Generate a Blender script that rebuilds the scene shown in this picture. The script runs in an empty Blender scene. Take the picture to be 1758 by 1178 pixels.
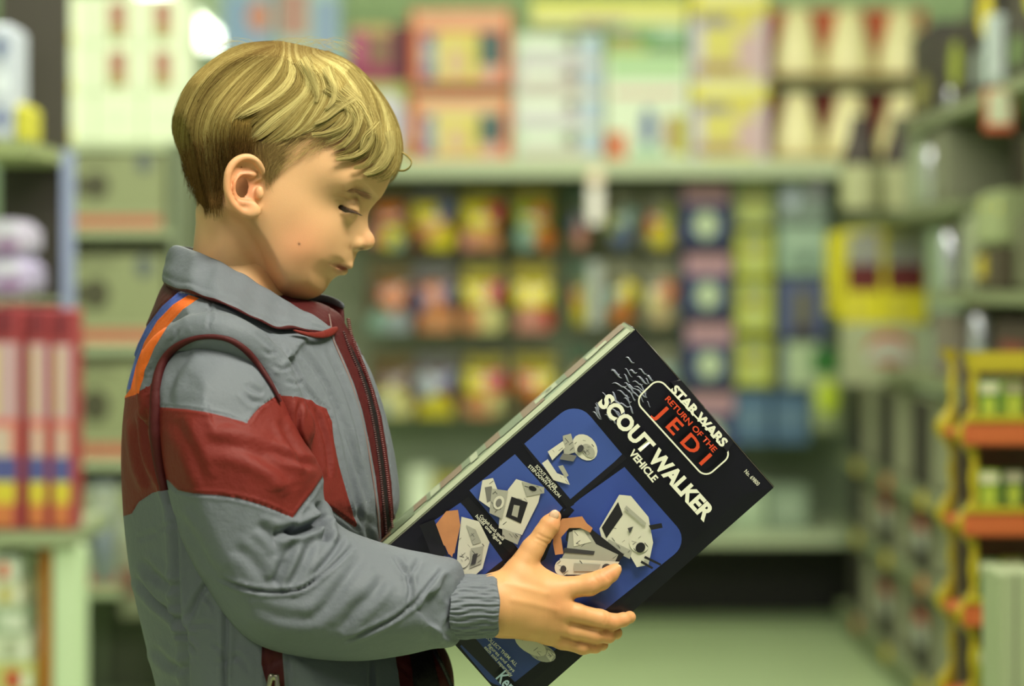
import bpy, bmesh, math, random
import numpy as np
from mathutils import Vector, Matrix
rng = np.random.default_rng(7)
random.seed(7)
SC = bpy.context.scene
COL = SC.collection
# ---------------------------------------------------------------- camera, world, lights, exposure
F = 4151.0        # focal length in pixels of the 1758 px wide frame (85 mm lens)
H = 1.05          # camera height
DM = 2.18         # distance of the boy's middle plane
cam = bpy.data.cameras.new('camera')
cam.lens = 85.0; cam.sensor_width = 36.0
cam.shift_y = -89.0 / 1758.0
cam.clip_start = 0.05; cam.clip_end = 60
cam.dof.use_dof = True; cam.dof.focus_distance = 2.09; cam.dof.aperture_fstop = 2.9
cam.dof.aperture_blades = 0
camo = bpy.data.objects.new('camera', cam); COL.objects.link(camo)
camo.location = (0, 0, H); camo.rotation_euler = (math.pi / 2, 0, 0)
SC.camera = camo
SC.view_settings.view_transform = 'Standard'; SC.view_settings.look = 'None'
SC.view_settings.gamma = 1.0; SC.view_settings.use_curve_mapping = False
SC.view_settings.exposure = 0.0
SC.cycles.use_denoising = True
SC.cycles.max_bounces = 6; SC.cycles.diffuse_bounces = 3; SC.cycles.glossy_bounces = 3; SC.cycles.transmission_bounces = 4
SC.cycles.transparent_max_bounces = 6
world = bpy.data.worlds.new('world'); SC.world = world; world.use_nodes = True
bg = world.node_tree.nodes['Background']
bg.inputs[0].default_value = (0.95, 0.91, 1.0, 1); bg.inputs[1].default_value = 0.27

def area_light(name, loc, target, sx, sy, power, color):
    l = bpy.data.lights.new(name, 'AREA'); l.shape = 'RECTANGLE'; l.size = sx; l.size_y = sy
    l.energy = power; l.color = color
    o = bpy.data.objects.new(name, l); COL.objects.link(o); o.location = loc
    o.rotation_euler = (Vector(target) - Vector(loc)).to_track_quat('-Z', 'Y').to_euler()
    return o
TUBE = (1.0, 0.99, 0.84)
WARM = (1.0, 0.95, 0.80)
area_light('ceiling_light_over_boy', (0.55, 1.35, 2.53), (0.1, 2.1, 1.0), 1.3, 0.5, 78, WARM)
area_light('ceiling_light_front', (-1.2, 0.0, 2.53), (-0.2, 2.2, 1.0), 1.3, 0.4, 20, WARM)
area_light('ceiling_light_behind_boy', (-0.5, 3.6, 2.53), (-0.4, 3.6, 0.0), 1.6, 0.3, 30, TUBE)
for k, (lx, ly, pw) in enumerate([(-1.3, 4.9, 19), (0.6, 4.9, 38), (0.2, 6.2, 22), (-1.3, 10.6, 70), (1.0, 11.5, 110)]):
    area_light('ceiling_light_aisle', (lx, ly, 2.55), (lx * 0.9, ly + 0.4, 0.6), 1.8, 0.3, pw, TUBE)

# ---------------------------------------------------------------- helpers
def P(px, py, d):
    return Vector(((px - 879) / F * d, d, H + (500 - py) / F * d))
def tag(o, label=None, cat=None, group=None, kind=None):
    if label: o['label'] = label
    if cat: o['category'] = cat
    if group: o['group'] = group
    if kind: o['kind'] = kind
    return o
def empty(name, loc=(0, 0, 0), label=None, cat=None, group=None):
    o = bpy.data.objects.new(name, None); COL.objects.link(o); o.location = loc
    o.empty_display_size = 0.05
    return tag(o, label, cat, group)
def link_mesh(name, me, mats=None, parent=None, smooth=False):
    o = bpy.data.objects.new(name, me); COL.objects.link(o)
    if mats is not None:
        for m in (mats if isinstance(mats, (list, tuple)) else [mats]): me.materials.append(m)
    if parent is not None:
        o.parent = parent
        o.matrix_parent_inverse = Matrix.Translation(-Vector(parent.location))
    if smooth: me.polygons.foreach_set('use_smooth', np.ones(len(me.polygons), bool)); me.update()
    return o
def np_mesh(name, V, Q, mats=None, parent=None, smooth=True, col=None, midx=None):
    V = np.asarray(V, np.float32); Q = np.asarray(Q, np.int32)
    me = bpy.data.meshes.new(name); n = Q.shape[1]
    me.vertices.add(len(V)); me.vertices.foreach_set('co', V.ravel())
    me.loops.add(Q.size); me.loops.foreach_set('vertex_index', Q.ravel())
    me.polygons.add(len(Q)); me.polygons.foreach_set('loop_start', np.arange(len(Q), dtype=np.int32) * n)
    me.polygons.foreach_set('loop_total', np.full(len(Q), n, np.int32))
    if midx is not None: me.polygons.foreach_set('material_index', np.asarray(midx, np.int32))
    me.update(calc_edges=True); me.validate()
    if col is not None:
        a = me.color_attributes.new('Col', 'FLOAT_COLOR', 'POINT')
        c = np.ones((len(V), 4), np.float32); c[:, :3] = col; a.data.foreach_set('color', c.ravel())
    return link_mesh(name, me, mats, parent, smooth)
def vnormals(V, Q):
    a, b, c, d = V[Q[:, 0]], V[Q[:, 1]], V[Q[:, 2]], V[Q[:, 3 if Q.shape[1] == 4 else 2]]
    n = np.cross(c - a, d - b) if Q.shape[1] == 4 else np.cross(b - a, c - a)
    N = np.zeros_like(V)
    for k in range(Q.shape[1]): np.add.at(N, Q[:, k], n)
    return N / (np.linalg.norm(N, axis=1, keepdims=True) + 1e-20)
# materials
def node_mat(name):
    m = bpy.data.materials.new(name); m.use_nodes = True
    return m, m.node_tree, m.node_tree.nodes['Principled BSDF']
def mat(name, color, rough=0.55, metal=0.0, bump=0.0, bscale=400, var=0.0, vscale=12, coat=0.0, emit=None, spec=0.5, sheen=0.0, alpha=None, trans=0.0):
    m, nt, b = node_mat(name)
    b.inputs['Base Color'].default_value = (*color, 1)
    b.inputs['Roughness'].default_value = rough; b.inputs['Metallic'].default_value = metal
    b.inputs['Specular IOR Level'].default_value = spec
    b.inputs['Coat Weight'].default_value = coat; b.inputs['Sheen Weight'].default_value = sheen
    b.inputs['Transmission Weight'].default_value = trans
    if alpha is not None: b.inputs['Alpha'].default_value = alpha
    if emit:
        b.inputs['Emission Color'].default_value = (*color, 1); b.inputs['Emission Strength'].default_value = emit
    tc = nt.nodes.new('ShaderNodeTexCoord')
    if var > 0:
        n = nt.nodes.new('ShaderNodeTexNoise'); n.inputs['Scale'].default_value = vscale; n.inputs['Detail'].default_value = 3
        nt.links.new(tc.outputs['Object'], n.inputs['Vector'])
        r = nt.nodes.new('ShaderNodeMapRange'); r.inputs[1].default_value = .3; r.inputs[2].default_value = .7
        r.inputs[3].default_value = 1 - var; r.inputs[4].default_value = 1 + var
        nt.links.new(n.outputs['Fac'], r.inputs[0])
        mx = nt.nodes.new('ShaderNodeVectorMath'); mx.operation = 'SCALE'; mx.inputs[0].default_value = color
        nt.links.new(r.outputs[0], mx.inputs['Scale']); nt.links.new(mx.outputs[0], b.inputs['Base Color'])
    if bump > 0:
        n = nt.nodes.new('ShaderNodeTexNoise'); n.inputs['Scale'].default_value = bscale; n.inputs['Detail'].default_value = 3
        nt.links.new(tc.outputs['Object'], n.inputs['Vector'])
        bp = nt.nodes.new('ShaderNodeBump'); bp.inputs['Strength'].default_value = bump; bp.inputs['Distance'].default_value = 0.001
        nt.links.new(n.outputs['Fac'], bp.inputs['Height']); nt.links.new(bp.outputs[0], b.inputs['Normal'])
    return m
_mc = {}
def flat(r, g, b_, rough=0.6, name=None):
    """plain material from an sRGB 0-255 colour"""
    k = (r, g, b_, rough)
    if k not in _mc: _mc[k] = mat(name or 'surface_%d_%d_%d' % (r, g, b_), srgb(r, g, b_), rough)
    return _mc[k]
def srgb(r, g, b_):
    def f(c):
        c /= 255.0
        return c / 12.92 if c <= 0.04045 else ((c + 0.055) / 1.055) ** 2.4
    return (f(r), f(g), f(b_))
# curves / polygons
def catmull(pts, n=8, closed=False):
    pts = np.asarray(pts, float); out = []; m = len(pts)
    rngi = range(m) if closed else range(m - 1)
    for i in rngi:
        if closed: p0, p1, p2, p3 = pts[(i - 1) % m], pts[i], pts[(i + 1) % m], pts[(i + 2) % m]
        else: p0, p1, p2, p3 = pts[max(i - 1, 0)], pts[i], pts[i + 1], pts[min(i + 2, m - 1)]
        t = np.linspace(0, 1, n, endpoint=False)[:, None]
        out.append(0.5 * ((2 * p1) + (-p0 + p2) * t + (2 * p0 - 5 * p1 + 4 * p2 - p3) * t ** 2 + (-p0 + 3 * p1 - 3 * p2 + p3) * t ** 3))
    out = np.concatenate(out)
    if not closed: out = np.vstack([out, pts[-1]])
    return out
def resample(pts, n):
    pts = np.asarray(pts, float); s = np.r_[0, np.cumsum(np.linalg.norm(np.diff(pts, axis=0), axis=1))]
    t = np.linspace(0, s[-1], n)
    return np.stack([np.interp(t, s, pts[:, k]) for k in range(pts.shape[1])], 1)
def seg_dist(Pt, A, B, extra=None):
    """distance of points (N,2) to a chain of segments A->B (M,2); also interpolated extra value and nearest point"""
    best = np.full(len(Pt), 1e9, np.float32); ex = np.zeros(len(Pt), np.float32); near = np.zeros((len(Pt), 2), np.float32)
    for k in range(len(A)):
        a, b = A[k], B[k]; ab = b - a; L = (ab ** 2).sum() + 1e-20
        t = np.clip(((Pt - a) @ ab) / L, 0, 1); q = a + t[:, None] * ab
        d = np.hypot(Pt[:, 0] - q[:, 0], Pt[:, 1] - q[:, 1]); m = d < best
        best[m] = d[m]; near[m] = q[m]
        if extra is not None: ex[m] = (extra[0][k] + (extra[1][k] - extra[0][k]) * t)[m]
    return best, ex, near
def in_poly(Pt, poly):
    x, y = Pt[:, 0], Pt[:, 1]; ins = np.zeros(len(Pt), bool); n = len(poly)
    for i in range(n):
        x1, y1 = poly[i]; x2, y2 = poly[(i + 1) % n]
        if y1 == y2: continue
        c = ((y1 > y) != (y2 > y)) & (x < (x2 - x1) * (y - y1) / (y2 - y1) + x1); ins ^= c
    return ins
def poly_sd(Pt, poly, R=None):
    """signed distance, positive inside"""
    poly = np.asarray(poly, float); A = poly[:, :2]; B = np.roll(A, -1, axis=0)
    ex = None if R is None else (np.asarray(R), np.roll(np.asarray(R), -1))
    d, e, near = seg_dist(Pt, A, B, ex)
    s = np.where(in_poly(Pt, A), 1, -1)
    return d * s, e, near
def rbf(ctrl, X, smooth=0.0):
    """thin-plate interpolation of ctrl (n,3)=(x,z,val) at X (N,2)"""
    c = np.asarray(ctrl, float); n = len(c)
    def U(r2): return 0.5 * r2 * np.log(r2 + 1e-12)
    d2 = ((c[:, None, :2] - c[None, :, :2]) ** 2).sum(-1)
    K = U(d2) + smooth * np.eye(n); Pm = np.c_[np.ones(n), c[:, :2]]
    M = np.zeros((n + 3, n + 3)); M[:n, :n] = K; M[:n, n:] = Pm; M[n:, :n] = Pm.T
    w = np.linalg.solve(M, np.r_[c[:, 2], 0, 0, 0])
    out = np.zeros(len(X))
    for i in range(n): out += w[i] * U((X[:, 0] - c[i, 0]) ** 2 + (X[:, 1] - c[i, 1]) ** 2)
    return out + w[n] + X @ w[n + 1:]
def smin(a, b, k):
    h = np.clip(0.5 + 0.5 * (b - a) / k, 0, 1)
    return b * (1 - h) + a * h - k * h * (1 - h)
def smax(a, b, k): return -smin(-a, -b, k)
def sm01(x): x = np.clip(x, 0, 1); return x * x * (3 - 2 * x)
class Grid:
    def __init__(s, lo, hi, h):
        s.lo = np.array(lo, float); s.h = h; s.n = np.ceil((np.array(hi) - s.lo) / h).astype(int) + 1
        s.ax = [(s.lo[i] + np.arange(s.n[i]) * h).astype(np.float32) for i in range(3)]
        s.f = np.full(tuple(s.n), 1.0, np.float32)
    def box(s, lo, hi):
        sl = []
        for i in range(3):
            a = max(0, int((lo[i] - s.lo[i]) / s.h)); b = min(s.n[i], int((hi[i] - s.lo[i]) / s.h) + 2); sl.append(slice(a, max(b, a)))
        return tuple(sl), s.ax[0][sl[0]][:, None, None], s.ax[1][sl[1]][None, :, None], s.ax[2][sl[2]][None, None, :]
    def cone(s, p, q, r1, r2, k=0.004, carve=False, sq=None):
        """round cone p->q united smoothly; sq = (direction, factor) squashes"""
        p = np.array(p, float); q = np.array(q, float); m = max(r1, r2) + k * 2 + 0.004
        sl, x, y, z = s.box(np.minimum(p, q) - m, np.maximum(p, q) + m)
        ab = q - p; L = (ab ** 2).sum() + 1e-12
        t = np.clip(((x - p[0]) * ab[0] + (y - p[1]) * ab[1] + (z - p[2]) * ab[2]) / L, 0, 1)
        d = np.sqrt((x - p[0] - t * ab[0]) ** 2 + (y - p[1] - t * ab[1]) ** 2 + (z - p[2] - t * ab[2]) ** 2) - (r1 + (r2 - r1) * t)
        s.f[sl] = smax(s.f[sl], -d, k) if carve else smin(s.f[sl], d, k)
    def ball(s, c, r, k=0.004, carve=False, rot=None):
        c = np.array(c, float); r = np.array(r if np.ndim(r) else (r, r, r), float); m = r.max() + 2 * k + 0.004
        sl, x, y, z = s.box(c - m, c + m)
        X, Y, Z = np.broadcast_arrays(x - c[0], y - c[1], z - c[2])
        if rot is not None:
            R = np.array(rot.to_matrix().transposed()) if hasattr(rot, 'to_matrix') else np.array(rot)
            X, Y, Z = [R[i, 0] * X + R[i, 1] * Y + R[i, 2] * Z for i in range(3)]
        k0 = np.sqrt((X / r[0]) ** 2 + (Y / r[1]) ** 2 + (Z / r[2]) ** 2) + 1e-9
        k1 = np.sqrt((X / r[0] ** 2) ** 2 + (Y / r[1] ** 2) ** 2 + (Z / r[2] ** 2) ** 2) + 1e-9
        d = k0 * (k0 - 1) / k1
        s.f[sl] = smax(s.f[sl], -d, k) if carve else smin(s.f[sl], d, k)
    def mesh(s): return surface_nets(s.f, s.lo, s.h)
def surface_nets(f, lo, h):
    ins = f < 0; nx, ny, nz = f.shape
    S = np.zeros((nx - 1, ny - 1, nz - 1), np.int8)
    for dx in (0, 1):
        for dy in (0, 1):
            for dz in (0, 1): S += ins[dx:nx - 1 + dx, dy:ny - 1 + dy, dz:nz - 1 + dz]
    act = (S > 0) & (S < 8); I, J, K = np.nonzero(act)
    idx = np.full(S.shape, -1, np.int32); idx[I, J, K] = np.arange(len(I))
    acc = np.zeros((len(I), 3)); cnt = np.zeros(len(I))
    C = [(a, b, c) for a in (0, 1) for b in (0, 1) for c in (0, 1)]
    for u in C:
        for axx in range(3):
            if u[axx]: continue
            v = list(u); v[axx] = 1
            fu = f[I + u[0], J + u[1], K + u[2]].astype(float); fv = f[I + v[0], J + v[1], K + v[2]].astype(float)
            m = (fu < 0) != (fv < 0); t = fu[m] / (fu[m] - fv[m])
            pt = np.array(u, float)[None].repeat(m.sum(), 0); pt[:, axx] += t
            acc[m] += pt; cnt[m] += 1
    V = (np.stack([I, J, K], 1) + acc / np.maximum(cnt, 1)[:, None]) * h + np.asarray(lo)
    Q = []
    for axx in range(3):
        o1, o2 = [(1, 2), (2, 0), (0, 1)][axx]
        a = [slice(0, n) for n in f.shape]; b = list(a); a[axx] = slice(0, f.shape[axx] - 1); b[axx] = slice(1, None)
        chg = ins[tuple(a)] != ins[tuple(b)]; st = ins[tuple(a)]
        E = np.stack(np.nonzero(chg), 1)
        E = E[(E[:, o1] > 0) & (E[:, o2] > 0) & (E[:, o1] < f.shape[o1] - 1) & (E[:, o2] < f.shape[o2] - 1)]
        s = st[E[:, 0], E[:, 1], E[:, 2]]
        def cell(d1, d2):
            e = E.copy(); e[:, o1] += d1; e[:, o2] += d2
            return idx[e[:, 0], e[:, 1], e[:, 2]]
        q = np.stack([cell(-1, -1), cell(0, -1), cell(0, 0), cell(-1, 0)], 1)
        q[~s] = q[~s][:, ::-1]; Q.append(q)
    return V, np.concatenate(Q)
def relax(V, Q, n=1, lam=0.5):
    for _ in range(n):
        A = np.zeros_like(V); c = np.zeros(len(V))
        for k in range(4):
            a, b = Q[:, k], Q[:, (k + 1) % 4]
            np.add.at(A, a, V[b]); np.add.at(c, a, 1); np.add.at(A, b, V[a]); np.add.at(c, b, 1)
        V = V + lam * (A / np.maximum(c, 1)[:, None] - V)
    return V
def topx(V, mid=DM, mirror=True):
    """photo pixel each vertex projects to; the far half is read through its mirror image so both sides carry the same seams"""
    y = V[:, 1].copy()
    if mirror: y = np.where(y > mid, 2 * mid - y, y)
    return np.stack([879 + F * V[:, 0] / y, 500 + F * (H - V[:, 2]) / y], 1)
def gblur(a, s):
    if s < .3: return a
    n = int(3 * s) + 1; k = np.exp(-.5 * (np.arange(-n, n + 1) / s) ** 2); k /= k.sum()
    for ax in (0, 1):
        b = np.pad(a, [(n, n) if i == ax else (0, 0) for i in (0, 1)], mode='edge'); o = np.zeros_like(a)
        for i, kk in enumerate(k): o += kk * (b[i:i + a.shape[0]] if ax == 0 else b[:, i:i + a.shape[1]])
        a = o
    return a
def inflate(grid, poly, R, wmax_ctrl, dsil, yc, kk=0.012, tk=3.0, blur=0.0025, wfloor=0.004):
    """pillow a side-view outline (pixels seen at distance dsil) into a solid around depth yc(x,z)"""
    poly = np.asarray(poly, float); R = np.broadcast_to(np.asarray(R, float), (len(poly),))
    sm = catmull(np.c_[poly, R * 1e4], 6, True)
    pm = np.stack([(sm[:, 0] - 879) / F * dsil, H + (500 - sm[:, 1]) / F * dsil], 1); Rm = sm[:, 2] / 1e4
    x, z = grid.ax[0], grid.ax[2]; X, Z = np.meshgrid(x, z, indexing='ij'); pt = np.stack([X.ravel(), Z.ravel()], 1)
    t, Re, _ = poly_sd(pt, pm, Rm)
    edge = np.where(t > 0, 2 * Re * t + tk * t * t, 2 * Re * t)
    ctrl = []
    for (px, py, w) in wmax_ctrl: ctrl.append(((px - 879) / F * (DM - w), H + (500 - py) / F * (DM - w), w))
    w = np.maximum(rbf(ctrl, pt), wfloor) if len(ctrl) > 3 else np.full(len(pt), ctrl[0][2])
    w = gblur(w.reshape(X.shape), blur / grid.h).ravel()
    W = smin(edge, w * w, kk * kk * 4).reshape(X.shape)
    return W
def field_from_W(grid, W, yc):
    gx, gz = np.gradient(W, grid.h)
    y = grid.ax[1][None, :, None] - (yc[:, None, :] if np.ndim(yc) == 2 else yc)
    g = y * y - W[:, None, :]
    return (g / np.sqrt(4 * y * y + (gx ** 2 + gz ** 2)[:, None, :] + 1e-7)).astype(np.float32)
def tubes(paths, radii, sides=4, centre=None):
    """many polylines (S,n,3) as one mesh of thin tubes"""
    Pn = np.asarray(paths, float); S, n, _ = Pn.shape; r = np.broadcast_to(np.asarray(radii, float), (S, n))
    T = np.gradient(Pn, axis=1); T /= np.linalg.norm(T, axis=2, keepdims=True) + 1e-12
    up = np.array([0.13, 0.97, 0.21]) if centre is None else Pn - centre; A = np.cross(T, up); A /= np.linalg.norm(A, axis=2, keepdims=True) + 1e-12; B = np.cross(T, A)
    V = []
    for k in range(sides):
        a = 2 * math.pi * k / sides
        V.append(Pn + (A * math.cos(a) + B * math.sin(a)) * r[:, :, None])
    V = np.stack(V, 2)  # S,n,sides,3
    i = (np.arange(S)[:, None, None] * n + np.arange(n - 1)[None, :, None]) * sides + np.arange(sides)[None, None, :]
    j = (np.arange(S)[:, None, None] * n + np.arange(n - 1)[None, :, None]) * sides + (np.arange(sides) + 1)[None, None, :] % sides
    Q = np.stack([i, j, j + sides, i + sides], -1).reshape(-1, 4)
    return V.reshape(-1, 3), Q
# ================================================================ THE BOY
boy = empty('person', (-0.20, DM, 0.0), 'blond child in grey and dark red padded jacket looking down at a toy box', 'person')
# ---- materials with painted-in local colour
def col_mat(name, rough=0.5, sss=0.0, bump=0.0, bscale=900, spec=0.4, sheen=0.0, bdist=0.001):
    m, nt, b = node_mat(name)
    at = nt.nodes.new('ShaderNodeAttribute'); at.attribute_name = 'Col'
    tc = nt.nodes.new('ShaderNodeTexCoord')
    nt.links.new(at.outputs['Color'], b.inputs['Base Color'])
    b.inputs['Roughness'].default_value = rough; b.inputs['Specular IOR Level'].default_value = spec
    b.inputs['Sheen Weight'].default_value = sheen
    if sss:
        b.inputs['Subsurface Weight'].default_value = sss; b.inputs['Subsurface Radius'].default_value = (0.010, 0.0035, 0.0018)
        b.inputs['Subsurface Scale'].default_value = 0.8
    if bump:
        n = nt.nodes.new('ShaderNodeTexNoise'); n.inputs['Scale'].default_value = bscale; n.inputs['Detail'].default_value = 4
        nt.links.new(tc.outputs['Object'], n.inputs['Vector'])
        bp = nt.nodes.new('ShaderNodeBump'); bp.inputs['Strength'].default_value = bump; bp.inputs['Distance'].default_value = bdist
        nt.links.new(n.outputs['Fac'], bp.inputs['Height']); nt.links.new(bp.outputs[0], b.inputs['Normal'])
    return m
M_SKIN = col_mat('skin', 0.48, 0.12, 0.12, 1300, 0.35)
def W3(px, py, h):   # point on the near side, h metres out from the middle plane, where the photo shows it at px,py
    d = DM - h; return np.array([(px - 879) / F * d, h, H + (500 - py) / F * d])
# ---- head: side outline with edge roundness, then widths
prof = [(654, 339, 26), (646, 347, 15), (639, 358, 10), (636.5, 372, 8), (637, 386, 8), (639.5, 397, 9), (643, 408, 11), (642.5, 418, 11), (637, 427, 10), (627, 431, 8), (617, 433, 7),
        (613, 441, 9), (609, 450, 11), (606, 457, 12), (600, 462, 11), (592, 464, 11), (589, 470, 13), (578, 475, 14), (569, 482, 18), (563, 491, 22), (555, 502, 24), (543, 510, 24), (528, 515, 24), (512, 517, 24), (496, 515, 26),
        (478, 505, 30), (460, 484, 34), (446, 458, 38), (430, 432, 40), (405, 405, 45), (375, 385, 50), (350, 375, 50), (336, 350, 50), (324, 310, 55), (314, 270, 60), (308, 225, 60), (314, 180, 60), (336, 138, 65), (372, 106, 65), (420, 86, 65),
        (470, 79, 65), (520, 84, 65), (566, 98, 65), (606, 122, 60), (640, 156, 60), (664, 194, 55), (677, 230, 55), (679, 265, 50), (673, 298, 45), (664, 322, 35)]
prof = np.array(prof, float)
wc = [(440, 220, 69), (380, 200, 66), (340, 250, 55), (335, 180, 51), (500, 150, 64), (430, 130, 60), (560, 170, 62), (605, 230, 59), (640, 250, 50), (560, 260, 65), (490, 300, 67), (430, 320, 66), (560, 310, 62), (620, 300, 51), (655, 290, 36),
      (590, 330, 52), (625, 333, 40), (645, 337, 22), (630, 362, 9), (627, 385, 8.5), (632, 400, 8), (614, 400, 14), (602, 398, 22), (590, 402, 32), (575, 385, 43), (560, 362, 50), (545, 340, 57), (603, 382, 26), (585, 372, 39), (620, 352, 17), (609, 352, 27), (598, 345, 37), (610, 336, 43),
      (540, 400, 54), (520, 440, 54), (550, 430, 47), (573, 428, 36), (589, 428, 27), (602, 436, 16), (611, 441, 9), (590, 450, 22), (576, 450, 27), (600, 456, 13), (566, 466, 29), (579, 467, 20), (556, 478, 31), (545, 492, 29), (528, 500, 30), (505, 505, 33), (540, 460, 41), (558, 446, 39), (556, 460, 35),
      (500, 480, 46), (470, 470, 51), (460, 420, 58), (440, 390, 61), (480, 360, 65), (500, 400, 60), (450, 345, 66), (520, 350, 62), (400, 360, 58), (360, 340, 44), (430, 430, 52)]
wc = [(a, b, c / 1000.0) for a, b, c in wc]
hh = 0.00115
gx0 = (285 - 879) / F * DM; gx1 = (705 - 879) / F * DM; gz0 = H + (500 - 720) / F * DM; gz1 = H + (500 - 60) / F * DM
G = Grid((gx0, 0.0, gz0), (gx1, 0.098, gz1), hh)
Wh = inflate(G, prof[:, :2], prof[:, 2] / 1000, wc, DM, 0, kk=0.008, tk=4.0, blur=.0032)
hprof = [(688, 296, 40), (693, 262, 45), (689, 230, 48), (673, 196, 52), (655, 166, 55), (633, 142, 58), (610, 120, 60), (592, 103, 62), (566, 90, 65), (530, 78, 68), (484, 69, 70), (450, 68, 70), (422, 72, 70), (382, 89, 70), (341, 120, 70), (320, 143, 68),
         (303, 178, 62), (295, 208, 58), (298, 228, 55), (303, 247, 50), (317, 290, 48), (330, 330, 45), (340, 360, 45), (360, 430, 45), (420, 480, 45), (500, 480, 45), (600, 440, 45), (655, 380, 45), (676, 330, 40)]
hprof = np.array(hprof, float)
hw = [(a, b, c + (0.0095 if b < 240 else 0.0055)) for a, b, c in wc ] + [(318, 290, .052), (345, 350, .050)]
GH = Grid((gx0 - .006, 0, gz0), (gx1 + .004, .01, gz1 + .004), .0022)
WH = inflate(GH, hprof[:, :2], hprof[:, 2] / 1000, hw, DM, 0, kk=.010, tk=4.0)
WS = inflate(GH, prof[:, :2], prof[:, 2] / 1000, wc, DM, 0, kk=.008, tk=4.0)
def samp(Wm, x, z):
    i = np.clip((x - GH.lo[0]) / GH.h, 0, GH.n[0] - 1.001); j = np.clip((z - GH.lo[2]) / GH.h, 0, GH.n[2] - 1.001)
    a, b = i.astype(int), j.astype(int); u, v = i - a, j - b
    return Wm[a, b] * (1 - u) * (1 - v) + Wm[a + 1, b] * u * (1 - v) + Wm[a, b + 1] * (1 - u) * v + Wm[a + 1, b + 1] * u * v

_X, _Z = np.meshgrid(G.ax[0], G.ax[2], indexing='ij')
_wh = samp(WH, _X.ravel(), _Z.ravel()).reshape(_X.shape); _whs = np.where(_wh > 0, np.maximum(np.sqrt(np.maximum(_wh, 0)) - .0042, 0) ** 2 - 1e-5, _wh) - 3.5e-4 * (_wh < 6e-4)
_py = 500 + F * (H - _Z) / (DM - np.sqrt(np.maximum(Wh, 0))); _px = 879 + F * _X / (DM - np.sqrt(np.maximum(Wh, 0)))
_k = sm01((np.interp(_px.ravel(), [300, 360, 420, 500, 600, 660, 690], [360, 360, 270, 235, 220, 280, 290]).reshape(_px.shape) - _py) / 30 + .5)
Wh = np.where(_k > 0, Wh * (1 - _k) + np.minimum(Wh, _whs) * _k, Wh)
def S3(px, py, off=0.0):
    'point on the bare face where the photo shows px,py, pushed out by off metres'
    w = .04
    for _ in range(12):
        x = (px - 879) / F * (DM - w); z = H + (500 - py) / F * (DM - w)
        i = (x - G.lo[0]) / G.h; j = (z - G.lo[2]) / G.h; a, b = int(i), int(j); u, v = i - a, j - b
        val = Wh[a, b] * (1 - u) * (1 - v) + Wh[a + 1, b] * u * (1 - v) + Wh[a, b + 1] * (1 - u) * v + Wh[a + 1, b + 1] * u * v
        w = .5 * w + .5 * math.sqrt(max(val, 0))
    return W3(px, py, w + off)
G.f = field_from_W(G, gblur(Wh, 1.0).astype(np.float32), 0.0)
# neck
def neck(g, k):
    a = np.array([(410 - 879) / F * DM, 0, H + (500 - 330) / F * DM]); b = np.array([(392 - 879) / F * DM, 0, H + (500 - 500) / F * DM]); c = np.array([(378 - 879) / F * DM, 0, H + (500 - 640) / F * DM])
    X, Y, Z = g.ax[0][:, None, None], g.ax[1][None, :, None], g.ax[2][None, None, :]
    t = (Z - b[2]) / (a[2] - b[2]); cx = b[0] + (a[0] - b[0]) * t
    d = (np.sqrt(((X - cx) / 0.92) ** 2 + (Y / 1.06) ** 2) - 0.0385 - 0.006 * sm01((b[2] - 0.01 - Z) / 0.05)) * 0.95
    d = np.maximum(d, Z - a[2])
    g.f = smin(g.f, np.broadcast_to(d, g.f.shape).astype(np.float32), k)
neck(G, 0.010)
# nose tip and wings
G.ball(((628.5 - 879) / F * DM, 0, H + (500 - 414) / F * DM), (0.0078, 0.0082, 0.0078), 0.006)
G.ball(W3(610, 418, 0.0100), (0.0066, 0.0048, 0.0052), 0.0040)
G.cone(W3(617.5, 427.5, 0.0085), W3(625, 427.5, 0.0060), 0.0017, 0.0015, 0.0014, carve=True)
# lips
G.cone(S3(600, 456, -.002), S3(584, 452.5, -.0014), 0.0030, 0.0018, 0.003)
G.cone(S3(590, 465.5, -.002), S3(578, 460.5, -.0014), 0.0038, 0.0020, 0.003)
ml = [(606, 460.5, -.001), (600, 461, 0), (590, 459.5, 0), (581, 456.8, 0), (573, 453.8, 0), (566, 451.8, 0)]
ms = [S3(*q) for q in ml]
for k in range(5): G.cone(ms[k], ms[k + 1], 0.0012, 0.0011, 0.0014, carve=True)
# eye socket, lids
EYE = W3(594, 357, 0.0275)
G.ball(W3(612, 350, 0.030), (0.010, 0.008, 0.0055), 0.010, carve=True)
G.ball(EYE, 0.0128, 0.004)
lidm = [(577, 347.5), (584, 351.5), (593, 357.5), (603, 361), (615, 366)]
def on_ball(px, py, c, r):  # point on the near face of a ball that projects to px,py
    o = np.array([0, 0, H]); cw = np.array([c[0], DM - c[1], c[2]]); d = np.array([(px - 879) / F, 1, (500 - py) / F]); d /= np.linalg.norm(d)
    oc = o - cw; b = oc @ d; q = b * b - (oc @ oc - r * r); t = -b - math.sqrt(max(q, 0)); p = o + t * d
    return np.array([p[0], DM - p[1], p[2]])
LM = [on_ball(a, b, EYE, 0.0128) for a, b in lidm]
LL = [on_ball(a, b, EYE, 0.0128) for a, b in [(578, 351), (583, 359), (592, 364), (602, 365.5), (613, 367)]]
for k in range(4):
    G.cone(LM[k] + (LL[k] - LM[k]) * .5, LM[k + 1] + (LL[k + 1] - LM[k + 1]) * .5, [0.0007, 0.0021, 0.0022, 0.0014, 0.0006][k], [0.0007, 0.0021, 0.0022, 0.0014, 0.0006][k + 1], 0.0012, carve=True)
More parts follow.
